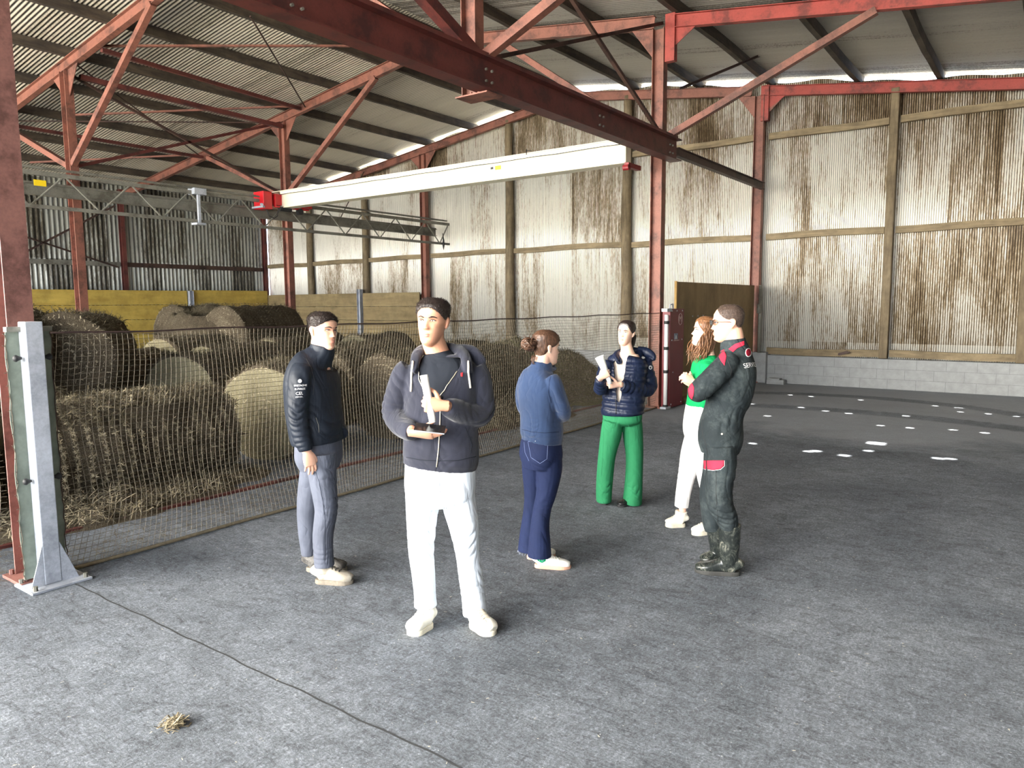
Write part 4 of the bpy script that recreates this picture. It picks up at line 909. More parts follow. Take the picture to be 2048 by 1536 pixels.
        me = bpy.data.meshes.new(name); me.from_pydata(mb_.v, [], mb_.f)
        bm = bmesh.new(); bm.from_mesh(me); bmesh.ops.delete(bm, geom=[v for v in bm.verts if not v.link_faces], context='VERTS'); bm.to_mesh(me); bm.free()
        return s.fig.add(name, me, mat)
def hand(S, wrist, dirv, palm, thumb, L=.185, curl=(25, 30, 20), spread=4, tcurl=20, tang=45, tuck=0.0):
    w = npv(wrist); d = npv(dirv); d /= np.linalg.norm(d); n = npv(palm); n -= d*n.dot(d); n /= np.linalg.norm(n); t = npv(thumb); t -= d*t.dot(d)+n*t.dot(n); t /= np.linalg.norm(t)
    k = L/.185; pl_ = .092*k
    S.loft([w-d*.03*k, w+d*.005*k, w+d*.04*k, w+d*.07*k, w+d*pl_], [.027*k, .029*k, .038*k, .041*k, .038*k], [.020*k, .018*k, .0155*k, .0135*k, .010*k], t, 18)
    for i, (off, ln, r) in enumerate(((.030, .070, .0086), (.0105, .078, .0088), (-.0095, .073, .0084), (-.0285, .057, .0075))):
        b = w+d*(pl_-.010*k-(.006*k if i in (0, 3) else 0)-(.006*k if i == 3 else 0))+t*off*k; a = 0; p = b; sp = math.radians((1.5-i)*spread); dd = d*math.cos(sp)+t*math.sin(sp); pts = [p]
        for q, (seg, cu) in enumerate(zip((.46, .30, .24), curl)):
            a += math.radians(cu+(i*3 if q == 0 else 0)); v = dd*math.cos(a)+n*math.sin(a); p = p+v*ln*seg*k*1.05; pts.append(p)
        S.loft(pts, [r*k*1.02, r*k*.98, r*k*.9, r*k*.74], None, t, 12, 3)
        S.ball(p, r*k*.74, (t, n, dd), 10)
    b = w+d*.022*k+t*.026*k+n*.004*k; ta = math.radians(tang); v = d*math.cos(ta)+t*math.sin(ta); v = v*math.cos(tuck)+n*math.sin(tuck); p1 = b+v*.040*k
    tc = math.radians(tcurl); v2 = d*math.cos(ta*.45)+t*math.sin(ta*.45); v2 = v2*math.cos(tuck+tc)+n*math.sin(tuck+tc); p2 = p1+v2*.033*k; p3 = p2+v2*.024*k
    S.loft([b-v*.012*k, b+v*.01*k, p1, p2, p3], [.011*k, .0135*k, .0108*k, .0098*k, .0078*k], None, n, 12, 3); S.ball(p3, .0078*k, (t, n, v2), 10)
    return w+d*pl_*.75+n*.026*k
def shoe(fig, heel, toe, w=.047, h=.072, mats=None, sole=.028, name='shoe', ankle=None, lace=None, tall=0.0, blunt=0.0, label=None, shaft=1.0):
    a, b = npv(heel), npv(toe); a[2] = b[2] = 0; d = b-a; L = np.linalg.norm(d); d /= L; sd = np.cross((0, 0, 1.), d)
    T = [0, .04, .14, .28, .42, .56, .70, .82, .92, .985]; W = [.45, .66, .74, .72, .74, .86, .98, .96, .76, .36+blunt]; Hh = [.80, 1.10, 1.18, 1.15, 1.0, .80, .66, .56, .46, .26+blunt*.5]
    S = Shape(); P = [a+d*L*t+(0, 0, sole*.6+h*q*.5) for t, q in zip(T, Hh)]
    S.loft(P, [w*q for q in W], [h*q*.5+.004 for q in Hh], sd, 20, 3, 2.4)
    if ankle is not None or tall:
        top = npv(ankle) if ankle is not None else a+d*L*.22+(0, 0, h*1.2+tall); mid = a+d*L*.24+(0, 0, h*.8)
        S.loft([mid, (mid+top)/2, top], [w*.86, w*.86*shaft, w*.95*shaft], [w*.98, w*.95*shaft, w*1.02*shaft], sd, 18, 4)
    me = S.fuse(.005, 3); V = coords(me); V[:, 2] = np.maximum(V[:, 2], sole*.55); setco(me, V); o = fig.add(name, me, mats[0], True, label)
    n = 36; prof = []
    for i in range(n):
        an = 2*math.pi*i/n; c = math.cos(an); s_ = math.sin(an); t = .5-.5*c; ww = np.interp(t, T+[1.0], W+[.2])*w*1.08
        prof.append(a+d*(L*(t*1.03-.015))+sd*math.copysign(ww*.94, s_)*min(1, abs(s_)**.45))
    mb = MB(); vs = []
    for z, k in ((.0, .97), (.004, 1.0), (sole*.8, 1.0), (sole, .97)):
        c0 = sum(prof)/n; vs += [tuple(c0+(p-c0)*k+(0, 0, z)) for p in prof]
    fs = [(j*n+i, j*n+(i+1) % n, (j+1)*n+(i+1) % n, (j+1)*n+i) for j in range(3) for i in range(n)]+[tuple(range(n-1, -1, -1)), tuple(3*n+i for i in range(n))]
    mb.add(vs, fs); so_ = mb.build('sole', mats[1], None); so_.parent = o; so_.matrix_parent_inverse = Matrix()
    if lace is not None:
        tree = bvh(o); 
        for k in range(4):
            t = .40+.09*k; q = []
            for x in np.linspace(-.5, .5, 7):
                c0 = a+d*L*(t+.02*math.sin(x*6))+sd*w*x; h_ = tree.ray_cast(Vector(c0+(0, 0, .3)), Vector((0, 0, -1)))
                if h_[0] is not None: q.append(h_[0]+Vector((0, 0, .002)))
            if len(q) > 2: mb = MB(); mb.tube(q, .0028, 5); l_ = mb.build('lace', lace, None, True); l_.parent = o; l_.matrix_parent_inverse = Matrix()
    return o
def cloth(name, c, rough=.85, scale=180, bump=.25, nz=.10, sheen=.0, wear=None, fold=.9):
    m = MT(name, rough, 0, .25); co = m.co(True); n = m.noise(co, scale, 2, .5); n2 = m.noise(co, 5, 5, .6)
    lo, hi = tuple(x*(1-nz*1.6) for x in c), tuple(min(1, x*(1+nz*1.6)) for x in c)
    col = m.ramp(n2, [(.3, lo), (.7, hi)])
    if wear: col = m.mix(m.ramp(m.noise(co, 7, 6, .75), [(.48, 0.0), (.70, .75)]), col, wear)
    m.color(col); fo = m.noise(m.co(True, (1, 1, .55)), 6.5, 2, .45, 1.4); rd = m.math('POWER', m.math('ABSOLUTE', m.math('SUBTRACT', fo, .5)), .8)
    m.bump(m.math('ADD', m.math('MULTIPLY', rd, fold), m.math('MULTIPLY', n, bump*.05)), .8, .02)
    if sheen: m.b.inputs['Sheen Weight'].default_value = sheen
    return m.m
def skin(name, c):
    m = MT(name, .5, 0, .4); co = m.co(True); n = m.noise(co, 12, 4); m.color(m.ramp(n, [(.3, tuple(x*.93 for x in c)), (.7, tuple(min(1, x*1.05) for x in c))]))
    m.b.inputs['Subsurface Weight'].default_value = .12; m.b.inputs['Subsurface Radius'].default_value = (.012, .005, .003); m.bump(m.noise(co, 320, 2), .08, .001); return m.m
def hairmat(name, c, hi, sc=(1, 1, .15)):
    m = MT(name, .45, 0, .5); n = m.noise(m.co(True, sc), 160, 3, .6); m.color(m.ramp(n, [(.35, c), (.7, hi)])); m.bump(n, .5, .003); return m.m
M['skin'] = skin('light_skin', lin(226, 176, 150)); M['skin2'] = skin('tan_skin', lin(205, 152, 124)); M['skin3'] = skin('fair_skin', lin(236, 192, 170))
M['eyewhite'] = plain('eye_white', (.75, .73, .7), .3, 0, .02); M['iris'] = plain('brown_iris', (.04, .022, .012), .25, 0, .1)
M['lip'] = plain('lip_skin', lin(204, 138, 122), .5, 0, .05)
M['hairblk'] = hairmat('black_brown_hair', (.012, .008, .007), (.045, .03, .025)); M['hairbrn'] = hairmat('brown_hair', (.03, .014, .008), (.14, .07, .04))
M['hairaub'] = hairmat('auburn_hair', (.07, .028, .012), (.30, .14, .06)); M['hairbuzz'] = hairmat('cropped_brown_hair', (.05, .032, .025), (.13, .09, .07))
M['hairdk'] = hairmat('very_dark_hair', (.008, .005, .005), (.035, .02, .016))
M['zip'] = plain('zip_metal', lin(190, 180, 160), .35, .6, .1)

# ------------------------------------------------------------------ person 1: man in the open hoodie, facing the camera
def torso(S, fig, psi, secs, e=2.3, n=40, quilt=None, k=5):
    f, l = fig.dirs(psi); P = [fig.J(x, y, dd) for x, y, dd, w_, dp in secs]
    S.loft(P, [q[3] for q in secs], [q[4] for q in secs], l, n, k, e, quilt)
def limb(S, fig, pts, hint=None, n=20, k=5, quilt=None):
    P = [fig.J(*p[:3]) for p in pts]; ra = [p[3] for p in pts]; rb = [p[4] if len(p) > 4 else p[3] for p in pts]
    S.loft(P, ra, rb, fig.R if hint is None else hint, n, k, 2.0, quilt)

A = Fig(900, 1252, 'young man in an open navy hoodie and very pale jeans holding rolled paper')
psi = -6; f, l = A.dirs(psi); mm = A.s
hd = Head(A, A.J(866, 597, .0), A.J(864, 690, -.02), -14, 2, 3, 1.0, .98)
B = Shape(); hd.shape(B)
B.loft([hd.P(0, -.015, .34), hd.P(0, -.018, .12), A.J(873, 702, .02), A.J(878, 722, .03), A.J(880, 740, .03)], [.056, .060, .064, .085, .12], [.058, .062, .066, .075, .08], l, 24)
btorso(B, A, psi, [(880, 728, .03, .12, .07), (880, 750, .02, .17, .09), (880, 800, .01, .165, .10), (880, 880, .01, .155, .10), (880, 950, .01, .165, .11), (880, 985, .01, .12, .09)])
armR = [(815, 748, .02), (790, 826, .03), (826, 864, -.20)]; armL = [(951, 748, .02), (962, 824, .02), (889, 812, -.23)]
for a_ in (armR, armL): blimb(B, A, [(*a_[0], .05), (*[(p+q)/2 for p, q in zip(a_[0], a_[1])], .046), (*a_[1], .040), (*[(p+q)/2 for p, q in zip(a_[1], a_[2])], .036), (*a_[2], .027)])
for hx_, kx, ax_ in ((843, 842, 851), (915, 935, 948)): blimb(B, A, [(hx_, 960, .01, .065), (kx, 1095, .0, .04), (ax_, 1200, .02, .034), (ax_, 1235, .02, .03)])
T_ = A.T; Z_ = A.Z; R_ = A.R
hand(B, A.J(886, 811, -.235), -R_*1.0+Z_*.10+T_*.25, -T_*1.0-R_*.15, Z_, .185, (62, 78, 40), 2, 35, 62, .25)
hand(B, A.J(829, 866, -.205), R_*1.0-Z_*.12+T_*.15, Z_*.75-T_*.55, Z_*.6+T_*.5, .19, (12, 16, 12), 1, 10, 30, .45)
A.add('body', B.fuse(.0034, 2, .5), M['skin2'])
hd.face(A, M['hairblk'], M['iris'], M['lip'], .5)
def short_line(front, side, back):
    def fn(a):
        s_ = math.sin(a); return side+(front-side)*max(0, s_)**1.6 if s_ > 0 else side+(back-side)*abs(s_)**.8
    return fn
hd.hair(M['hairblk'], short_line(.80, .56, .30), .0045, .002, 3, 75, 'hair', lambda u, a: .005 if u > .78 else 0, strands=8000, sl=(.005, .010))
# T-shirt
navy = cloth('charcoal_navy_fleece', lin(36, 38, 50), .9, 260, .3, .12, .2); tee = cloth('black_tee', lin(30, 34, 42), .9)
S = Shape(); torso(S, A, psi, [(874, 703, .02, .066, .066), (875, 709, .02, .082, .078), (877, 722, .02, .125, .092), (879, 745, .015, .175, .112), (880, 800, .01, .178, .122), (880, 870, .01, .17, .122)])
me = S.fuse(.006, 3); crumple(me, .003, 9, 4); A.add('t_shirt', me, tee)
S = Shape(); torso(S, A, psi, [(878, 716, .03, .11, .075), (879, 724, .025, .165, .098), (880, 742, .02, .205, .122), (881, 775, .01, .200, .138), (882, 830, .0, .196, .142), (882, 880, .0, .200, .145), (882, 912, .0, .204, .148), (881, 922, .0, .199, .142), (880, 933, .0, .196, .138)])
limb(S, A, [(822, 738, .02, .070), (811, 752, .02, .077), (797, 790, .025, .074), (789, 824, .03, .070), (803, 850, -.06, .064), (818, 861, -.145, .056), (826, 865, -.18, .044)])
limb(S, A, [(944, 738, .02, .070), (952, 754, .02, .077), (960, 790, .022, .074), (961, 824, .02, .072), (938, 830, -.06, .064), (908, 819, -.16, .056), (893, 814, -.20, .044)])
Q = [(832, 742, -.118), (824, 722, -.07), (830, 702, .02), (852, 693, .095), (880, 692, .12), (908, 694, .10), (930, 704, .03), (934, 724, -.06), (922, 742, -.118)]
Q = [(826, 748, -.085), (829, 728, -.075), (836, 707, -.01), (852, 697, .075), (880, 694, .10), (906, 697, .08), (924, 706, .0), (934, 726, -.07), (938, 746, -.085)]
S.loft([A.J(*q) for q in Q], [.014, .018, .024, .030, .032, .032, .028, .020, .015], [.024, .028, .034, .038, .042, .042, .038, .03, .024], A.Z, 16, 4)
S.loft([A.J(905, 703, .10), A.J(938, 708, .06), A.J(958, 722, .03), A.J(966, 734, .02)], [.045, .052, .042, .02], [.035, .04, .03, .015], A.Z, 16)
me = S.fuse(.006, 3)
el1, el2 = A.J(789, 824, .0), A.J(961, 824, -.01)
crumple(me, .005, 8, 21, (1, 1, .6), [(el1, (.5, .2, 1), .035, .009, .10), (el2, (.9, -.5, .6), .035, .010, .11), (A.J(925, 828, -.1), R_, .03, .007, .07), (A.J(812, 762, -.05), (1, 0, 1), .045, .007, .09), (A.J(880, 905, -.1), (.3, 0, 1), .06, .005, .14)])
V = coords(me); c0 = A.J(880, 790, 0)                         # open the front in a V down to the zip
rel = V-c0; ll = rel@l; ff = rel@f; zz = rel[:, 2]; vtop = (A.J(880, 722, 0)-c0)[2]
wv = np.where(zz > 0, .010+.125*np.clip(zz/vtop, 0, 1.15)**.95, -1); cut = (ff > .02) & (np.abs(ll+.004) < wv) & (zz < vtop*1.12)
cut &= ~near_path(V, [A.J(*q) for q in Q], .034)
edge = open_front(me, cut)
ho = A.add('hoodie', me, navy); m_ = ho.modifiers.new('thick', 'SOLIDIFY'); m_.thickness = .005; m_.offset = -1
tr = bvh(ho)
line_on(tr, [(881, 792), (880, 850), (877, 900), (873, 934)], .0032, 'zip', M['zip'], A.e, .002, 6, 8)
zt_ = A.J(880, 738)[2]; ed = [p for p in edge if p.z < zt_]
k0 = max(range(len(ed)-1), key=lambda i: (ed[i+1]-ed[i]).length) if len(ed) > 3 else 0
if len(ed) > 3:
    if (ed[k0+1]-ed[k0]).length > .03: ed = ed[k0+1:]+ed[:k0+1]
    mb = MB(); mb.tube([p+Vector(f)*.002 for p in ed[::2]], .0024, 5); mb.build('zip_edge', M['zip'], A.e, True)
mb = MB(); h_ = hit(tr, 880, 795, .006)
if h_ is not None: mb.box((h_.x-.004, h_.y-.004, h_.z-.012), (h_.x+.004, h_.y+.004, h_.z+.008)); mb.build('zip_pull', M['zip'], A.e)
for pts in ([(826, 722), (823, 745), (822, 783)], [(937, 722), (937, 745), (941, 776)]):
    o_ = line_on(tr, pts, .0055, 'drawstring', cloth('cream_cord', lin(232, 226, 214), .8), A.e, .006, 7, 5)
line_on(tr, [(930, 855), (938, 872), (944, 890), (941, 905)], .0016, 'pocket_seam', tee, A.e, .001); line_on(tr, [(806, 913), (840, 920), (878, 922), (915, 921), (952, 913)], .0018, 'hem_seam', tee, A.e, .0012, 5, 5)
patch_on(tr, [(921, 746), (926, 745), (925, 753), (922, 753)], 'chest_logo', plain('red_thread', lin(190, 40, 50)), A.e, .003, .8)
# pale jeans
pj = cloth('very_pale_denim', lin(226, 234, 244), .85, 240, .3, .05)
S = Shape(); torso(S, A, psi, [(880, 915, .0, .190, .128), (880, 940, .0, .195, .132), (880, 975, .0, .196, .135), (881, 1000, .0, .180, .125), (882, 1012, .0, .12, .09)])
limb(S, A, [(843, 965, .0, .092, .11), (845, 1000, .0, .098, .108), (843, 1050, -.01, .086, .095), (842, 1100, -.02, .074, .082), (847, 1150, .0, .068, .076), (850, 1190, .01, .064, .074), (851, 1212, .01, .067, .08)])
limb(S, A, [(917, 965, .0, .092, .11), (917, 1000, .0, .098, .108), (927, 1050, -.01, .088, .095), (934, 1100, -.02, .072, .082), (941, 1150, .0, .070, .076), (947, 1195, .01, .070, .076), (950, 1228, .01, .072, .084)])
me = S.fuse(.006, 3); crumple(me, .006, 7, 8, (1, 1, .5), [(A.J(860, 1085, -.08), (.3, 0, 1), .06, .012, .10), (A.J(945, 1090, -.08), (-.4, 0, 1), .06, .012, .09), (A.J(948, 1195, -.06), (-.5, 0, 1), .035, .010, .08), (A.J(855, 1190, -.06), (.4, 0, 1), .035, .008, .08), (A.J(875, 1020, -.1), (1, 0, .6), .05, .008, .09), (A.J(948, 1150, -.04), (-.6, 0, 1), .05, .010, .07)])
tro = A.add('jeans', me, pj); tr2 = bvh(tro); line_on(tr2, [(878, 940), (879, 965), (880, 985)], .0014, 'fly_seam', cloth('grey_stitch', lin(150, 155, 165)), A.e, .001)
wh = cloth('dusty_white_leather', lin(232, 228, 214), .6, 90, .15, .08); wl = plain('off_white_sole', lin(214, 206, 186), .7, 0, .12, 40)
shoe(A, A.J(862, 1236, 0), at(818, 1272, 'Z', 0), .054, .085, (wh, wl), .03, 'sneaker', A.J(853, 1212, .03), wl, blunt=.2)
shoe(A, A.J(943, 1238, 0), at(988, 1272, 'Z', 0), .054, .085, (wh, wl), .03, 'sneaker', A.J(949, 1222, .03), wl, blunt=.2)
mb = MB(); pp = [hd.P(sg*q[0], q[1], q[2]) for sg, q in ((-1, (.06, .02, -.12)), (-1, (.05, .05, -.2)), (0, (0, .07, -.27)), (1, (.05, .05, -.2)), (1, (.06, .02, -.12)))]
# rolled paper and phone
def rolled(name, p, q, r0, r1, label, open_=0.0, flat=1.0, hint=None):
    p, q = npv(p), npv(q); d = q-p; L = np.linalg.norm(d); d /= L; a = npv(hint if hint is not None else A.R); a -= d*a.dot(d); a /= np.linalg.norm(a); b = np.cross(d, a); mb = MB(); nt_, na = 8, 40; turns = 1.7; vs = []
    for i in range(nt_+1):
        r = r0+(r1-r0)*i/nt_
        for k in range(na+1):
            t = k/na; an = t*turns*2*math.pi+.6; rr_ = r*(1-.16*(1-t)); vs.append(tuple(p+d*L*i/nt_+a*math.cos(an)*rr_+b*math.sin(an)*rr_*flat))
    mb.add(vs, [(i*(na+1)+k, i*(na+1)+k+1, (i+1)*(na+1)+k+1, (i+1)*(na+1)+k) for i in range(nt_) for k in range(na)])
    o = mb.build(name, plain('white_paper_%s' % name, (.86, .86, .84), .6, 0, .03, 6), None, True); m_ = o.modifiers.new('thick', 'SOLIDIFY'); m_.thickness = .0018; return tag(o, label, 'paper')
rolled('rolled_paper', A.J(848, 750, -.235), A.J(866, 845, -.255), .0215, .0185, 'rolled white paper held upright in the fist of the man in the hoodie')
mb = MB(); c = A.J(860, 857, -.285); u_ = A.R*.97-A.Z*.12; v_ = A.Z*.35-A.T*.95; v_ = v_-u_*v_.dot(u_); u_ /= np.linalg.norm(u_); v_ /= np.linalg.norm(v_); n_ = np.cross(u_, v_)
for m__, z0_, z1_ in ((0, -.004, .003), (1, .003, .0042)):
    mb.add([tuple(c+u_*x*.075+v_*y*.037+n_*z) for z in (z0_, z1_) for x, y in ((-1, -1), (1, -1), (1, 1), (-1, 1))], [(3,2,1,0), (4,5,6,7), (0,1,5,4), (1,2,6,5), (2,3,7,6), (3,0,4,7)], m__)
tag(mb.build('mobile_phone', [plain('phone_case', lin(170, 172, 178), .3, .5, .05), plain('phone_glass', (.01, .01, .012), .15, 0, .05)], bevel=.002), 'dark mobile phone lying in the right hand of the man in the hoodie', 'phone')

# ------------------------------------------------------------------ person 2: man in the dark softshell jacket, left
Bf = Fig(655, 1155, 'young man in a black softshell jacket and grey jeans at the left')
psi = 68; f, l = Bf.dirs(psi); T_ = Bf.T; Z_ = Bf.Z; R_ = Bf.R
hd = Head(Bf, Bf.J(641, 625), Bf.J(651, 699, 0), 56, 0, 4, 1.0, .98)
S = Shape(); hd.shape(S)
S.loft([hd.P(0, -.015, .34), hd.P(0, -.018, .12), Bf.J(641, 710, 0), Bf.J(635, 735, 0)], [.055, .058, .062, .09], [.058, .062, .066, .08], l, 24)
btorso(S, Bf, psi, [(632, 732, 0, .09, .05), (630, 760, 0, .17, .095), (628, 820, 0, .16, .105), (634, 890, 0, .16, .11), (638, 930, 0, .12, .10)])
blimb(S, Bf, [(603, 748, -.17, .045), (598, 800, -.21, .042), (598, 838, -.21, .037), (606, 880, -.21, .033), (613, 904, -.22, .026)])
blimb(S, Bf, [(640, 748, .17, .045), (655, 800, .2, .042), (665, 838, .2, .037), (676, 862, .1, .03)])
for p_ in (((643, 905, -.085), (652, 1020, -.09), (648, 1130, -.09)), ((632, 910, .09), (616, 1020, .1), (619, 1115, .12))): blimb(S, Bf, [(*p_[0], .06), (*p_[1], .036), (*p_[2], .028)])
hand(S, Bf.J(614, 903, -.22), -Z_*1.0+R_*.22, -T_*.6-R_*.5, R_*.9+T_*.3, .18, (14, 18, 14), 2, 12, 28, .1)
Bf.add('body', S.fuse(.0037, 2), M['skin']); hd.face(Bf, M['hairblk'], M['iris'], M['lip'], .55)
hd.hair(M['hairblk'], short_line(.80, .60, .36), .0055, .0025, 9, 80, 'hair', lambda u, a: .005 if u > .76 else 0, strands=7000)
soft = cloth('black_softshell', lin(26, 32, 42), .55, 300, .15, .1)
S = Shape(); torso(S, Bf, psi, [(646, 690, 0, .068, .076), (643, 704, 0, .076, .086), (636, 716, 0, .11, .095), (628, 730, 0, .175, .118), (625, 760, 0, .205, .145), (627, 810, 0, .195, .152), (632, 850, 0, .195, .155), (636, 875, 0, .196, .145), (637, 884, 0, .190, .138)])
limb(S, Bf, [(606, 738, -.13, .068), (601, 756, -.17, .072), (596, 800, -.20, .067), (597, 838, -.21, .062), (603, 872, -.21, .058), (609, 892, -.215, .052), (612, 903, -.215, .043)])
limb(S, Bf, [(640, 742, .14, .065), (652, 780, .18, .065), (664, 830, .18, .060), (676, 856, .08, .056), (681, 868, .02, .05)])
me = S.fuse(.006, 3); crumple(me, .005, 8, 31, (1, 1, .6), [(Bf.J(598, 838, -.26), (.5, .2, 1), .045, .012, .11), (Bf.J(608, 885, -.26), (0, .2, 1), .035, .010, .07), (Bf.J(612, 765, -.2), (1, 0, .7), .05, .008, .09), (Bf.J(655, 860, -.1), (.6, 0, 1), .06, .009, .12)])
V = coords(me); c0 = hd.P(0, 0, 0); rel = V-c0; cutm = (rel[:, 2] > -.012) & (np.abs(rel@l) < .3) & (V[:, 2] > float(Bf.J(640, 697)[2])-.002)
jk = Bf.add('jacket', me, soft); tr = bvh(jk)
wt = plain('white_print', (.8, .8, .8), .5)
mb = MB(); hp, hn = hitn(tr, 600, 763)
def decal_disc(tree, px, py, rpx, name, mat, parent, ry=None, off=.003): return patch_on(tree, [(px+rpx*math.cos(t), py+(ry or rpx)*math.sin(t)) for t in np.linspace(0, 2*math.pi, 16, endpoint=False)], name, mat, parent, off, 1.0)
decal_disc(tr, 600, 762, 4.0, 'sleeve_emblem', wt, Bf.e)
def text_on(tree, s_, px, py, hpx, name, mat, parent, fig, tiltv=0.0, narrow=1.0):
    hp, hn = hitn(tree, px, py)
    if hp is None: return
    n_ = npv(hn); n_ = n_*(1 if n_.dot(-ray(px, py)) > 0 else -1); y_ = npv((0, 0, 1)); x_ = np.cross(y_, n_); x_ /= np.linalg.norm(x_); x_ = x_*math.cos(tiltv)+y_*math.sin(tiltv)
    o = text(name, s_, hpx*fig.s*1.35, tuple(npv(hp)+n_*.006), tuple(x_), (0, 0, 1), mat, parent, .0008)
    me_ = o.data                                              # let the print follow the cloth
    V = coords(me_); 
    for i in range(len(V)):
        d_ = Vector(-n_); h = tree.ray_cast(Vector(V[i]+n_*.05), d_, .12)
        if h[0] is not None: V[i] = npv(h[0])+n_*.0025
    setco(me_, V); return o
text_on(tr, 'BRETAGNE', 601, 771, 3.6, 'sleeve_text', wt, Bf.e, Bf); text_on(tr, 'ELEVAGE', 600, 778, 3.6, 'sleeve_text', wt, Bf.e, Bf)
text_on(tr, 'CEL', 599, 787, 6, 'sleeve_text', wt, Bf.e, Bf); text_on(tr, 'CONSEIL', 598.5, 794, 2.6, 'sleeve_text', wt, Bf.e, Bf)
line_on(tr, [(632, 835), (637, 850), (638, 865)], .0016, 'pocket_zip', M['galvd'], Bf.e, .001); line_on(tr, [(612, 717), (622, 735), (629, 760), (626, 790)], .0012, 'shoulder_seam', M['black'], Bf.e, .001)
gj = cloth('grey_denim', lin(84, 88, 100), .85, 260, .35, .12)
S = Shape(); torso(S, Bf, psi, [(636, 866, 0, .165, .115), (638, 890, 0, .17, .125), (639, 915, 0, .17, .128), (640, 938, 0, .13, .11)])
limb(S, Bf, [(643, 905, -.085, .092, .105), (645, 950, -.09, .088, .10), (651, 1000, -.09, .078, .085), (652, 1025, -.09, .073, .08), (646, 1070, -.09, .068, .073), (647, 1110, -.09, .064, .072), (649, 1132, -.09, .066, .076)])
limb(S, Bf, [(634, 905, .085, .092, .105), (626, 950, .09, .085, .09), (617, 1010, .10, .074, .078), (616, 1060, .12, .066, .07), (620, 1108, .13, .058, .066)])
me = S.fuse(.006, 3); crumple(me, .005, 8, 12, (1, 1, .5), [(Bf.J(655, 1020, -.12), (.2, 0, 1), .05, .010, .10), (Bf.J(650, 1115, -.12), (.3, 0, 1), .035, .010, .08), (Bf.J(655, 940, -.12), (.8, 0, 1), .06, .007, .10)])
gjo = Bf.add('jeans', me, gj); tr2 = bvh(gjo)
line_on(tr2, [(632, 945), (638, 965), (645, 1000), (650, 1040), (649, 1080), (650, 1128)], .0015, 'side_seam', cloth('seam_thread', lin(60, 64, 76)), Bf.e, .001, 5, 6)
bt = cloth('muddy_boot_leather', lin(150, 142, 128), .8, 60, .5, .18, 0, lin(190, 184, 172)); bs = plain('muddy_sole', lin(120, 112, 100), .9, 0, .25, 40)
shoe(Bf, Bf.J(632, 1165, -.09), at(706, 1167, 'Z', 0), .052, .09, (bt, bs), .03, 'boot', Bf.J(649, 1124, -.09), M['black'], blunt=.15)
shoe(Bf, Bf.J(614, 1142, .12), at(694, 1141, 'Z', 0), .050, .09, (cloth('dark_boot_leather', lin(70, 68, 66), .8, 60, .4, .2, 0, lin(150, 146, 140)), bs), .03, 'boot', Bf.J(622, 1106, .12), M['black'], blunt=.15)

# ------------------------------------------------------------------ person 3: woman in the blue jacket, seen from behind
C_ = Fig(1090, 1130, 'woman with a brown hair bun, blue jacket and dark jeans, seen from behind')
psi = 128; f, l = C_.dirs(psi); T_ = C_.T; Z_ = C_.Z; R_ = C_.R
hd = Head(C_, C_.J(1088, 663), C_.J(1098, 728), 118, -4, 0, .3, .96)
S = Shape(); hd.shape(S)
S.loft([hd.P(0, -.02, .36), hd.P(0, -.025, .12), C_.J(1084, 733), C_.J(1080, 750)], [.048, .050, .054, .08], [.05, .054, .056, .07], l, 24)
btorso(S, C_, psi, [(1080, 745, 0, .10, .07), (1078, 765, 0, .15, .085), (1080, 820, 0, .14, .09), (1082, 880, 0, .15, .10), (1082, 920, 0, .13, .10)])
blimb(S, C_, [(1108, 765, -.12, .042), (1118, 800, -.10, .038), (1127, 828, -.06, .034), (1120, 828, .06, .030), (1108, 820, .14, .024)])
blimb(S, C_, [(1047, 765, .05, .042), (1043, 810, .12, .036), (1060, 832, .17, .032), (1085, 828, .1, .026), (1097, 826, .04, .022)])
for p_ in (((1098, 900, -.03), (1086, 1010, -.04), (1082, 1100, -.05)), ((1068, 900, .06), (1066, 1010, .10), (1060, 1090, .12))): blimb(S, C_, [(*p_[0], .05), (*p_[1], .034), (*p_[2], .028)])
hand(S, C_.J(1101, 826, -.03), R_*.6+T_*.8+Z_*.05, R_*.9-T_*.3, Z_, .165, (18, 25, 20), 2, 15, 35, .1)
C_.add('body', S.fuse(.0040, 2), M['skin3']); hd.face(C_, M['hairbrn'], M['iris'], M['lip'], .9)
hd.hair(M['hairbrn'], short_line(.80, .52, .16), .012, .0025, 5, 40)
mb = MB(); rr_ = random.Random(4); bc = hd.P(0, -.145, .60)
for i in range(34):
    th = rr_.uniform(0, math.pi); ph = rr_.uniform(0, 6.28); ax = npv((math.sin(th)*math.cos(ph), math.sin(th)*math.sin(ph), math.cos(th))); a_ = np.cross(ax, (.3, .5, .8)); a_ /= np.linalg.norm(a_); b_ = np.cross(ax, a_); rd = rr_.uniform(.024, .042); pts = [bc+(a_*math.cos(t)+b_*math.sin(t))*rd*(1+.12*math.sin(3*t+i)) for t in np.linspace(0, rr_.uniform(3.5, 5.8), 16)]
    mb.tube(pts, [.004]+[.0085]*14+[.003], 6)
for i in range(16):
    v = npv([rr_.gauss(0, 1) for _ in range(3)]); v /= np.linalg.norm(v); mb.tube([bc+v*.03, bc+v*.055+hd.u*.004, bc+v*rr_.uniform(.06, .078)-hd.u*.004], [.003, .002, .0006], 5)
for i in range(10): mb.tube([hd.P(rr_.uniform(-.03, .03), -.10, .25), hd.P(rr_.uniform(-.03, .03), -.115, .12), hd.P(rr_.uniform(-.04, .04), -.10, -.02)], [.003, .002, .0006], 5)
mb.build('hair_bun', M['hairbrn'], C_.e, True)
mb = MB(); q = hd.P(.075, -.012, .36) ; q2 = hd.P(-.075, -.010, .35); mb.tube([q2, q2+hd.u*.004], .003, 8); mb.build('earring', M['zip'], C_.e)
blue = cloth('blue_fleece', lin(40, 58, 90), .9, 260, .25, .1, .3)
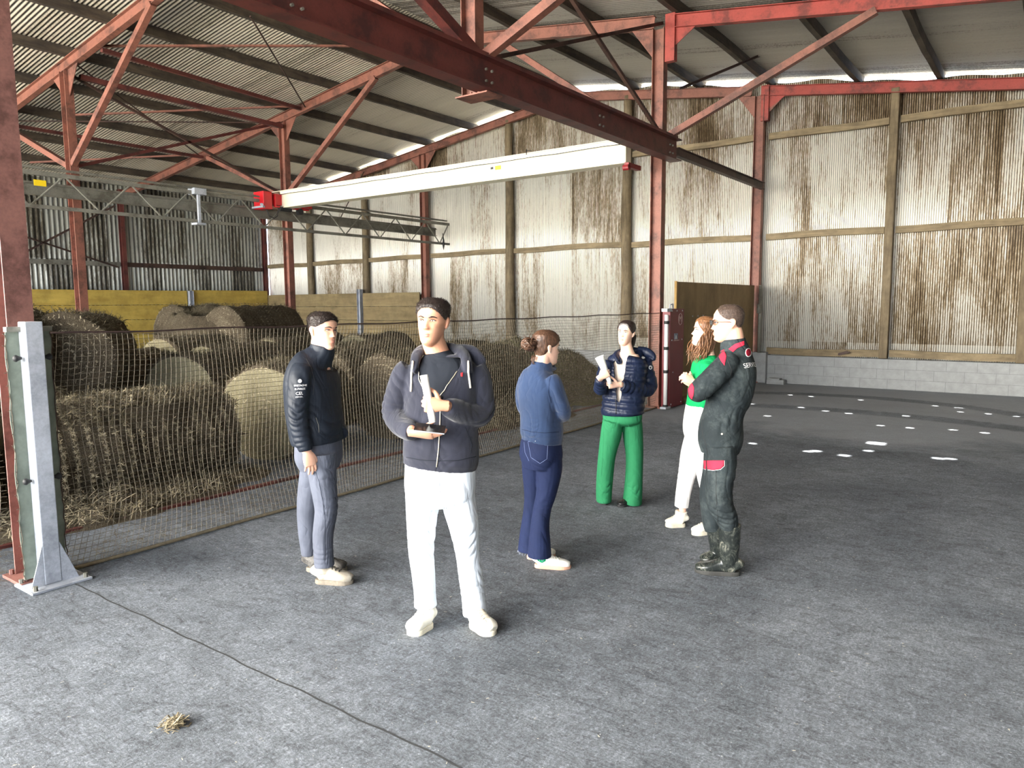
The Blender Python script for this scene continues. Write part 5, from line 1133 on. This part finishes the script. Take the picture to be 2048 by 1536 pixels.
S = Shape(); torso(S, C_, psi, [(1084, 722, 0, .062, .070), (1083, 733, 0, .070, .076), (1081, 742, .0, .10, .085), (1078, 756, 0, .150, .10), (1078, 780, 0, .170, .118), (1081, 830, 0, .148, .12), (1083, 860, 0, .152, .128), (1084, 872, 0, .146, .122), (1083, 883, 0, .142, .120)])
S.loft([C_.J(1103, 728, .06), C_.J(1106, 738, .03), C_.J(1092, 736, -.03)], [.010, .016, .012], [.02, .03, .02], C_.Z, 14)
limb(S, C_, [(1102, 757, -.10, .052), (1108, 768, -.12, .057), (1119, 798, -.11, .054), (1127, 824, -.08, .053), (1125, 830, .0, .048), (1114, 826, .10, .042)])
limb(S, C_, [(1052, 760, .04, .055), (1046, 785, .09, .054), (1048, 815, .14, .05), (1065, 830, .17, .046), (1092, 826, .08, .038)])
me = S.fuse(.0055, 3); crumple(me, .0035, 8, 41, (1, 1, .6), [(C_.J(1080, 862, -.1), (0, 0, 1), .03, .005, .10), (C_.J(1100, 800, -.1), (.9, 0, 1), .06, .006, .10), (C_.J(1128, 825, -.03), (.3, 0, 1), .03, .006, .06)])
bj = C_.add('fleece_jacket', me, blue); tr = bvh(bj); line_on(tr, [(1103, 748), (1099, 762), (1097, 785), (1102, 805)], .0013, 'sleeve_seam', cloth('dark_blue_seam', lin(24, 34, 58)), C_.e, .001); line_on(tr, [(1044, 859), (1065, 864), (1090, 866), (1118, 864)], .0015, 'hem_seam', cloth('dark_blue_seam2', lin(24, 34, 58)), C_.e, .001, 5, 5)
dj = cloth('dark_blue_denim', lin(26, 36, 68), .85, 280, .3, .12)
S = Shape(); torso(S, C_, psi, [(1082, 872, 0, .135, .112), (1082, 890, 0, .148, .125), (1082, 912, 0, .150, .130), (1082, 935, 0, .12, .11)])
limb(S, C_, [(1098, 905, -.03, .086, .095), (1099, 940, -.03, .086, .092), (1093, 985, -.03, .070, .076), (1085, 1015, -.04, .062, .066), (1080, 1050, -.05, .064, .070), (1079, 1090, -.05, .076, .082), (1079, 1112, -.05, .082, .088)])
limb(S, C_, [(1067, 905, .06, .086, .095), (1067, 940, .07, .080, .085), (1067, 985, .09, .066, .07), (1064, 1015, .10, .058, .062), (1060, 1050, .11, .060, .064), (1058, 1085, .12, .070, .074), (1057, 1102, .12, .074, .078)])
me = S.fuse(.0055, 3); crumple(me, .003, 9, 43, (1, 1, .5), [(C_.J(1085, 1012, -.1), (0, 0, 1), .035, .006, .08), (C_.J(1075, 925, -.1), (.3, 0, 1), .03, .006, .07)])
djo = C_.add('jeans', me, dj); tr = bvh(djo); st = cloth('pale_stitching', lin(120, 135, 175))
line_on(tr, [(1056, 884), (1062, 915), (1080, 927), (1094, 918), (1096, 884), (1056, 883)], .0013, 'pocket_stitching', st, C_.e, .001, 4, 7)
line_on(tr, [(1048, 884), (1050, 905), (1058, 922)], .0011, 'yoke_stitching', st, C_.e, .001, 4, 5)
tag(patch_on(tr, [(1071, 879), (1086, 880), (1087, 884), (1070, 883)], 'folded_paper', M['white'], None, .004, 1.2), 'white paper sticking out of the jeans pocket of the woman in blue', 'paper')
mb = MB(); rr_ = random.Random(8)
for i in range(46):
    a_ = rr_.uniform(0, 6.28); c = C_.J(1057, 1101, .12) if i % 3 else C_.J(1079, 1111, -.05); p = c+R_*math.cos(a_)*.074+T_*math.sin(a_)*.074; mb.tube([p, p+npv((rr_.uniform(-.01, .01), rr_.uniform(-.01, .01), -.014))], [.0012, .0006], 4)
mb.build('frayed_hem', cloth('frayed_thread', lin(170, 180, 205)), C_.e)
ws = cloth('white_trainer_leather', lin(236, 234, 228), .55, 60, .1, .04); gs = plain('gum_sole', lin(206, 160, 136), .7, 0, .08)
sh = shoe(C_, C_.J(1070, 1140, -.04), at(1141, 1137, 'Z', 0), .044, .068, (ws, gs), .026, 'trainer', C_.J(1084, 1116, -.04), ws, blunt=.15)
tr = bvh(sh); patch_on(tr, [(1070, 1112), (1092, 1112), (1091, 1122), (1084, 1126), (1076, 1122)], 'green_heel_tab', cloth('green_suede', lin(0, 140, 90)), C_.e, .003, 1.2)
shoe(C_, C_.J(1055, 1122, .12), C_.J(1110, 1112, .18), .044, .068, (ws, gs), .026, 'trainer', C_.J(1062, 1100, .12), ws, blunt=.15)

# ------------------------------------------------------------------ person 4: woman in the padded jacket and green trousers
D_ = Fig(1238, 1010, 'woman with tied-back dark hair in a navy padded jacket and green trousers')
psi = -24; f, l = D_.dirs(psi); T_ = D_.T; Z_ = D_.Z; R_ = D_.R
hd = Head(D_, D_.J(1254, 642), D_.J(1250, 691, -.01), -32, 5, 4, .3, .96)
S = Shape(); hd.shape(S)
S.loft([hd.P(0, -.02, .36), hd.P(0, -.022, .10), D_.J(1254, 700), D_.J(1254, 712)], [.047, .048, .053, .085], [.05, .052, .055, .07], l, 24)
btorso(S, D_, psi, [(1253, 707, 0, .10, .07), (1252, 720, 0, .145, .085), (1248, 770, 0, .13, .09), (1246, 822, 0, .12, .08)])
blimb(S, D_, [(1290, 722, .05, .04), (1297, 775, .05, .036), (1268, 773, -.10, .032), (1240, 769, -.20, .024)])
blimb(S, D_, [(1216, 722, -.03, .04), (1203, 770, -.05, .036), (1203, 764, -.15, .030), (1200, 756, -.26, .024)])
for p_ in (((1225, 850, -.02), (1215, 925, -.02), (1208, 1000, .0)), ((1263, 850, .03), (1266, 925, .02), (1264, 1000, .02))): blimb(S, D_, [(*p_[0], .055), (*p_[1], .036), (*p_[2], .028)])
hand(S, D_.J(1237, 769, -.21), -R_*1.0-Z_*.08+T_*.2, Z_*.5-T_*.8, Z_*.9+T_*.3, .165, (50, 70, 40), 2, 30, 50, .3)
hand(S, D_.J(1200, 755, -.285), R_*.80+Z_*.5, -T_, Z_-R_*.4, .16, (42, 62, 40), 3, 30, 40, .35)
D_.add('body', S.fuse(.0040, 2), M['skin3']); hd.face(D_, M['hairbrn'], M['iris'], M['lip'], .8)
hd.hair(M['hairdk'], short_line(.84, .50, .22), .009, .0012, 6, 30)
mb = MB(); mb.tube([hd.P(-.0, -.10, .55), hd.P(.02, -.125, .40), hd.P(.03, -.11, .15), hd.P(.035, -.06, -.10), hd.P(.03, .02, -.30)], [.03, .034, .028, .022, .008], 14); mb.build('ponytail', M['hairdk'], D_.e, True)
wtop = cloth('cream_top', lin(232, 214, 198), .85)
S = Shape(); torso(S, D_, psi, [(1254, 705, 0, .060, .060), (1253, 712, 0, .095, .075), (1251, 725, 0, .14, .10), (1249, 770, 0, .135, .105), (1247, 825, 0, .14, .11)]); me = S.fuse(.006, 3); crumple(me, .003, 8, 3); D_.add('top', me, wtop)
mb = MB(); mb.tube([D_.J(1241, 700, -.06), D_.J(1243, 708, -.085), D_.J(1248, 713, -.095), D_.J(1256, 709, -.085)], .0018, 5); mb.build('necklace', M['zip'], D_.e)
puf = cloth('glossy_navy_nylon', lin(24, 32, 54), .38, 120, .12, .15)
S = Shape(); torso(S, D_, psi, [(1254, 708, 0, .09, .08), (1253, 716, 0, .15, .105), (1252, 730, 0, .182, .13), (1249, 765, 0, .175, .14), (1247, 800, 0, .178, .142), (1245, 822, 0, .182, .145), (1245, 829, 0, .176, .14)], quilt=(.058, .014), k=10)
limb(S, D_, [(1287, 722, .03, .065), (1292, 740, .05, .070), (1298, 775, .05, .068), (1272, 778, -.08, .062), (1255, 774, -.14, .056), (1242, 771, -.185, .042)], quilt=(.05, .011), k=10)
limb(S, D_, [(1218, 722, -.02, .065), (1210, 745, -.03, .066), (1202, 776, -.06, .062), (1202, 768, -.15, .054), (1200, 759, -.24, .038)], quilt=(.05, .011), k=10)
HQ = [D_.J(1237, 722, -.11), D_.J(1232, 708, -.04), D_.J(1244, 701, .08), D_.J(1266, 700, .11), D_.J(1279, 706, .07), D_.J(1272, 726, -.08)]
S.loft(HQ, [.008, .016, .024, .028, .026, .010], [.014, .028, .034, .040, .036, .016], D_.Z, 16, 4)
S.loft([D_.J(1275, 700, .10), D_.J(1293, 705, .08), D_.J(1305, 714, .06), D_.J(1307, 722, .05)], [.035, .045, .038, .018], [.03, .038, .03, .018], D_.Z, 16)
me = S.fuse(.0055, 2, .4); crumple(me, .003, 12, 51, (1, 1, 1)); V = coords(me); c0 = D_.J(1246, 800, 0); rel = V-c0; ll = rel@l; ff = rel@f; zz = rel[:, 2]; vt = (D_.J(1250, 712, 0)-c0)[2]
wv = np.where(zz > 0, .006+.050*np.clip(zz/vt, 0, 1.2)**.8, -1); cut = (ff > .02) & (np.abs(ll+.0) < wv) & (zz < vt*1.15) & (ff < .2)
cut &= ~near_path(V, HQ, .036)
edge = open_front(me, cut)
pj_ = D_.add('padded_jacket', me, puf); m_ = pj_.modifiers.new('thick', 'SOLIDIFY'); m_.thickness = .008; m_.offset = -1; tr = bvh(pj_)
line_on(tr, [(1231, 798), (1232, 812), (1232, 828)], .003, 'zip', M['black'], D_.e, .002, 5, 5)
decal_disc(tr, 1301, 735, 3.6, 'sleeve_badge', plain('badge_white', (.7, .72, .75), .5), D_.e, 4.2); decal_disc(tr, 1301, 735.5, 1.5, 'badge_mark', M['black'], D_.e, 2.2, .007)
grn = cloth('green_trouser_cloth', lin(38, 116, 76), .8, 200, .15, .06)
S = Shape(); torso(S, D_, psi, [(1245, 815, 0, .165, .115), (1245, 832, 0, .170, .118), (1245, 843, 0, .160, .108), (1245, 850, 0, .11, .07)])
limb(S, D_, [(1226, 842, -.01, .088, .10), (1222, 870, -.01, .090, .098), (1214, 910, -.01, .076, .085), (1210, 950, .0, .074, .085), (1208, 985, .0, .070, .09), (1208, 1003, .0, .066, .09)])
limb(S, D_, [(1264, 842, .02, .088, .10), (1266, 870, .02, .088, .095), (1269, 910, .02, .078, .085), (1268, 950, .02, .078, .09), (1266, 985, .01, .084, .095), (1264, 1007, .01, .086, .10)])
me = S.fuse(.006, 9); crumple(me, .003, 7, 53, (1, 1, .35), [(D_.J(1212, 985, -.08), (.6, 0, 1), .05, .008, .09), (D_.J(1266, 985, -.08), (-.6, 0, 1), .05, .008, .10)]); gt = D_.add('trousers', me, grn); tr = bvh(gt)
line_on(tr, [(1208, 850), (1206, 900), (1203, 950)], .0012, 'crease', grn, D_.e, .001); line_on(tr, [(1257, 850), (1256, 900), (1255, 950), (1252, 990)], .0012, 'crease', grn, D_.e, .001)
bl = plain('polished_black_leather', (.012, .012, .013), .25, 0, .1)
shoe(D_, D_.J(1270, 1008, .04), at(1236, 1014, 'Z', 0), .044, .055, (bl, M['black']), .022, 'shoe', blunt=.1); shoe(D_, D_.J(1214, 1000, .06), at(1203, 1009, 'Z', 0), .044, .055, (bl, M['black']), .022, 'shoe')
rolled('folded_paper_roll', D_.J(1199, 713, -.26), D_.J(1221, 768, -.265), .040, .015, 'white paper rolled to a cone in the hands of the woman in the padded jacket', hint=D_.R)

# ------------------------------------------------------------------ person 5: man in the green-black overalls
E_ = Fig(1440, 1140, 'man with glasses in dark green overalls with red patches and rubber boots')
psi = -112; f, l = E_.dirs(psi); T_ = E_.T; Z_ = E_.Z; R_ = E_.R
hd = Head(E_, E_.J(1462, 610), E_.J(1450, 682), -97, -2, 0, 1.0, 1.0)
S = Shape(); hd.shape(S)
S.loft([hd.P(0, -.02, .36), hd.P(0, -.03, .10), E_.J(1464, 693), E_.J(1468, 715)], [.056, .060, .064, .10], [.062, .066, .068, .08], l, 24)
btorso(S, E_, psi, [(1468, 712, 0, .13, .08), (1466, 740, 0, .18, .10), (1456, 800, 0, .165, .11), (1442, 860, 0, .16, .11), (1441, 900, 0, .13, .10)])
blimb(S, E_, [(1461, 728, -.17, .046), (1425, 762, -.20, .042), (1394, 786, -.19, .038), (1405, 772, -.02, .034), (1428, 770, .05, .026)])
blimb(S, E_, [(1462, 730, .17, .046), (1420, 765, .22, .042), (1392, 780, .14, .038), (1400, 768, .0, .03)])
for p_ in (((1440, 890, -.09), (1440, 985, -.10), (1460, 1100, -.10)), ((1438, 890, .09), (1425, 985, .08), (1428, 1080, .10))): blimb(S, E_, [(*p_[0], .06), (*p_[1], .036), (*p_[2], .028)])
E_.add('body', S.fuse(.0038, 2), M['skin']); hd.face(E_, M['hairbuzz'], M['iris'], M['lip'], .9)
hd.hair(M['hairbuzz'], short_line(.90, .60, .30), .0028, .0006, 8, 60, strands=9000, sl=(.002, .0045), fl=.4)
mb = MB()
for sg in (-1, 1):
    c = hd.P(sg*.032, .106, .525); pts = [c+hd.l*math.cos(t)*.025+hd.u*math.sin(t)*.016 for t in np.linspace(0, 2*math.pi, 17)]; mb.tube(pts, .0016, 5, cap=False)
    mb.tube([hd.P(sg*.056, .104, .545), hd.P(sg*.078, .085, .55), hd.P(sg*.082, .0, .54), hd.P(sg*.083, -.02, .50)], .0018, 6)
mb.tube([hd.P(-.008, .110, .54), hd.P(.008, .110, .54)], .0016, 5); gl = mb.build('glasses', M['black'], E_.e, True)
gm = MT('dark_lens', .1, 0, .5); gm.color((.08, .09, .10)); gm.b.inputs['Alpha'].default_value = .75
for sg in (-1, 1):
    mb = MB(); c = hd.P(sg*.032, .106, .525); vs = [tuple(c+hd.l*math.cos(t)*.024+hd.u*math.sin(t)*.015+hd.f*z) for z in (0, .0015) for t in np.linspace(0, 2*math.pi, 20, endpoint=False)]
    mb.add(vs, [tuple(range(19, -1, -1)), tuple(range(20, 40))]+[(k, (k+1) % 20, 20+(k+1) % 20, 20+k) for k in range(20)]); lo_ = mb.build('lens', gm.m, None); lo_.parent = gl; lo_.matrix_parent_inverse = Matrix()
ov = cloth('dark_green_drill', lin(36, 43, 46), .85, 240, .35, .15, 0, lin(74, 82, 82), fold=1.0); redc = cloth('red_drill', lin(196, 44, 66), .85, 240, .3, .06)
S = Shape(); torso(S, E_, psi, [(1466, 676, 0, .070, .078), (1467, 690, 0, .080, .088), (1469, 700, 0, .115, .095), (1470, 713, 0, .170, .112), (1468, 740, 0, .205, .142), (1460, 785, 0, .195, .145), (1449, 820, 0, .172, .128), (1442, 850, 0, .178, .138), (1441, 880, 0, .180, .142), (1440, 905, 0, .15, .12)])
limb(S, E_, [(1459, 716, -.13, .070), (1450, 732, -.17, .078), (1424, 758, -.20, .074), (1398, 782, -.19, .068), (1397, 782, -.10, .062), (1412, 774, .0, .05)])
limb(S, E_, [(1462, 720, .13, .068), (1440, 745, .2, .07), (1405, 775, .18, .062), (1400, 772, .08, .05)])
limb(S, E_, [(1441, 890, -.085, .098, .12), (1442, 930, -.09, .096, .115), (1437, 975, -.10, .090, .112), (1440, 1010, -.10, .086, .105), (1452, 1036, -.10, .076, .09), (1459, 1058, -.10, .060, .064)])
limb(S, E_, [(1439, 890, .085, .098, .12), (1434, 940, .09, .090, .11), (1424, 990, .09, .08, .10), (1424, 1040, .10, .066, .08), (1428, 1060, .10, .06, .06)])
me = S.fuse(.006, 3); crumple(me, .0065, 8, 61, (1, 1, .5), [(E_.J(1445, 822, -.1), R_, .05, .008, .12), (E_.J(1480, 790, -.1), (.9, 0, .3), .05, .010, .11), (E_.J(1410, 795, -.24), (.5, 0, 1), .04, .008, .07), (E_.J(1450, 1030, -.15), (.3, 0, 1), .045, .012, .11), (E_.J(1455, 960, -.15), (-.4, 0, 1), .06, .009, .10), (E_.J(1455, 755, -.2), (.8, 0, 1), .05, .009, .08)])
oo = E_.add('overalls', me, ov); tr = bvh(oo)
patch_on(tr, [(1433, 706), (1448, 699), (1453, 712), (1449, 731), (1442, 722)], 'red_shoulder_patch', redc, E_.e, .004)
patch_on(tr, [(1457, 698), (1470, 688), (1488, 682), (1489, 690), (1475, 696), (1466, 704)], 'red_yoke', redc, E_.e, .004)
patch_on(tr, [(1376, 778), (1384, 765), (1388, 775), (1387, 790), (1384, 799), (1378, 792)], 'red_elbow_patch', redc, E_.e, .004)
patch_on(tr, [(1401, 921), (1448, 921), (1448, 931), (1440, 938), (1425, 940), (1408, 938), (1402, 933)], 'red_pocket_flap', redc, E_.e, .005)
line_on(tr, [(1401, 922), (1402, 934), (1410, 939), (1426, 941), (1441, 939), (1449, 932), (1449, 921)], .0014, 'flap_piping', wt, E_.e, .004, 4, 3)
decal_disc(tr, 1421, 934, 2.0, 'snap_button', M['zip'], E_.e); decal_disc(tr, 1444, 868, 2.2, 'snap_button', M['zip'], E_.e)
decal_disc(tr, 1497, 705, 6.4, 'back_emblem', wt, E_.e, 9.0); decal_disc(tr, 1497, 705, 4.8, 'emblem_field', cloth('emblem_red', lin(150, 20, 44)), E_.e, 7.4, .007)
text_on(tr, 'SERVICE', 1504, 730, 10.5, 'back_text', wt, E_.e, E_)
line_on(tr, [(1403, 840), (1405, 870), (1412, 888), (1416, 915)], .0014, 'pocket_seam', M['black'], E_.e, .001); line_on(tr, [(1432, 940), (1432, 985), (1434, 1020), (1436, 1050)], .0014, 'leg_seam', M['black'], E_.e, .001)
line_on(tr, [(1448, 706), (1455, 720), (1463, 740), (1458, 770)], .0016, 'armhole_seam', M['black'], E_.e, .001)
rb_ = MT('muddy_rubber', .28, 0, .5); n_ = rb_.noise(rb_.co(True, (1, 1, .6)), 22, 7, .75, 1.0); rb_.color(rb_.ramp(n_, [(.42, lin(30, 34, 34)), (.56, lin(52, 56, 52)), (.68, lin(140, 138, 124))])); rb_.L(rb_.ramp(n_, [(.5, .22), (.65, .8)]), rb_.b.inputs['Roughness'])
bsl = plain('black_muddy_sole', lin(44, 44, 42), .7, 0, .2, 30)
shoe(E_, E_.J(1479, 1142, -.10), at(1390, 1143, 'Z', 0), .056, .085, (rb_.m, bsl), .028, 'rubber_boot', E_.J(1460, 1048, -.10), blunt=.15, shaft=1.22)
shoe(E_, E_.J(1450, 1110, .12), E_.J(1402, 1106, .10), .056, .085, (rb_.m, bsl), .028, 'rubber_boot', E_.J(1432, 1044, .10), blunt=.15, shaft=1.2)

# ------------------------------------------------------------------ person 6: woman with long auburn hair, half hidden
G_ = Fig(1385, 1058, 'woman with long auburn hair, green top and white trousers beside the overalls')
psi = -92; f, l = G_.dirs(psi); T_ = G_.T; Z_ = G_.Z; R_ = G_.R
hd = Head(G_, G_.J(1415, 635), G_.J(1405, 692), -88, 9, 0, .3, .96)
S = Shape(); hd.shape(S)
S.loft([hd.P(0, -.02, .36), hd.P(0, -.028, .10), G_.J(1413, 704), G_.J(1414, 720)], [.047, .048, .052, .08], [.05, .052, .055, .07], l, 24)
btorso(S, G_, psi, [(1414, 716, 0, .10, .07), (1412, 735, 0, .15, .085), (1408, 780, 0, .135, .09), (1408, 830, 0, .15, .10), (1408, 860, 0, .12, .09)])
blimb(S, G_, [(1412, 737, -.13, .036), (1416, 779, -.18, .032), (1400, 770, -.16, .030), (1386, 764, -.13, .023)])
blimb(S, G_, [(1412, 737, .13, .036), (1417, 779, .16, .032), (1400, 772, .05, .030), (1388, 768, -.02, .023)])
for p_ in (((1400, 860, .06), (1372, 955, .06), (1364, 1030, .06)), ((1412, 860, -.06), (1410, 955, -.06), (1420, 1050, -.08))): blimb(S, G_, [(*p_[0], .06), (*p_[1], .036), (*p_[2], .028)])
hand(S, G_.J(1389, 765, -.13), -R_*1.0+Z_*.5, -Z_*.5-T_*.8, Z_*.6+T_*.2, .165, (30, 45, 30), 4, 20, 35, .2)
hand(S, G_.J(1384, 770, -.06), -R_*.8+Z_*.8, T_*.9, Z_*.5+R_*.3, .165, (25, 40, 30), 4, 20, 35, .2)
G_.add('body', S.fuse(.0040, 2), M['skin3']); hd.face(G_, M['hairbrn'], M['iris'], M['lip'], .9)
hd.hair(M['hairaub'], short_line(.82, .42, .12), .012, .002, 5, 30)
mb = MB(); rr_ = random.Random(14)
for i in range(260):
    an = rr_.uniform(-math.pi*1.08, math.pi*.08); u0 = rr_.uniform(.55, .93); l0, f0, _ = head_pt(u0, an, .012, False); w_ = rr_.uniform(.78, 1.18); ph = rr_.uniform(0, 6); pts = [hd.P(l0, f0, u0)]
    ln = rr_.uniform(.9, 1.35); fw = .05+.05*rr_.random()
    for k in range(1, 12):
        t = k/11; sp = math.sin(t*math.pi*.9); l_ = l0*(1+.30*sp)+.010*math.sin(t*13+ph); f__ = f0*(1-.15*t)+fw*t*(.8 if math.cos(an) != 0 else 1)+.010*math.cos(t*12+ph); pts.append(hd.P(l_*w_ if w_ < 1.1 else l_*1.1, f__, u0-t*ln))
    mb.tube(pts, [.003]+[.0040]*9+[.0026, .0008], 6)
mb.build('long_hair', M['hairaub'], G_.e, True)
gt_ = cloth('bright_green_knit', lin(10, 150, 84), .85)
S = Shape(); torso(S, G_, psi, [(1413, 709, 0, .07, .062), (1413, 718, 0, .12, .085), (1412, 732, 0, .155, .105), (1408, 775, 0, .148, .118), (1406, 800, 0, .152, .12), (1405, 812, 0, .155, .125)])
limb(S, G_, [(1412, 730, -.13, .05), (1415, 755, -.17, .05), (1417, 780, -.19, .047), (1402, 774, -.165, .042)]); limb(S, G_, [(1412, 730, .13, .05), (1418, 780, .16, .047), (1402, 774, .07, .042)])
me = S.fuse(.006, 3); crumple(me, .004, 8, 71); G_.add('green_top', me, gt_)
wtr = cloth('white_cotton', lin(240, 238, 236), .85, 200, .2, .03)
S = Shape(); torso(S, G_, psi, [(1404, 803, 0, .145, .112), (1404, 830, 0, .165, .13), (1402, 860, 0, .17, .135), (1402, 885, 0, .13, .11)])
limb(S, G_, [(1398, 862, .06, .10), (1385, 905, .06, .092), (1373, 955, .06, .070), (1366, 990, .06, .060), (1363, 1014, .06, .056)])
limb(S, G_, [(1408, 862, -.07, .10), (1408, 905, -.07, .092), (1412, 955, -.07, .070), (1420, 1000, -.07, .060), (1424, 1032, -.08, .056)])
me = S.fuse(.006, 3); crumple(me, .005, 8, 73, (1, 1, .5), [(G_.J(1372, 955, -.0), (0, 0, 1), .04, .008, .08)]); G_.add('trousers', me, wtr)
shoe(G_, G_.J(1370, 1046, .06), at(1331, 1053, 'Z', 0), .046, .075, (wh, wl), .03, 'trainer', G_.J(1363, 1022, .06), wl, blunt=.15)
shoe(G_, G_.J(1430, 1064, -.10), at(1384, 1070, 'Z', 0), .046, .075, (wh, wl), .03, 'trainer', G_.J(1425, 1038, -.10), wl, blunt=.15)
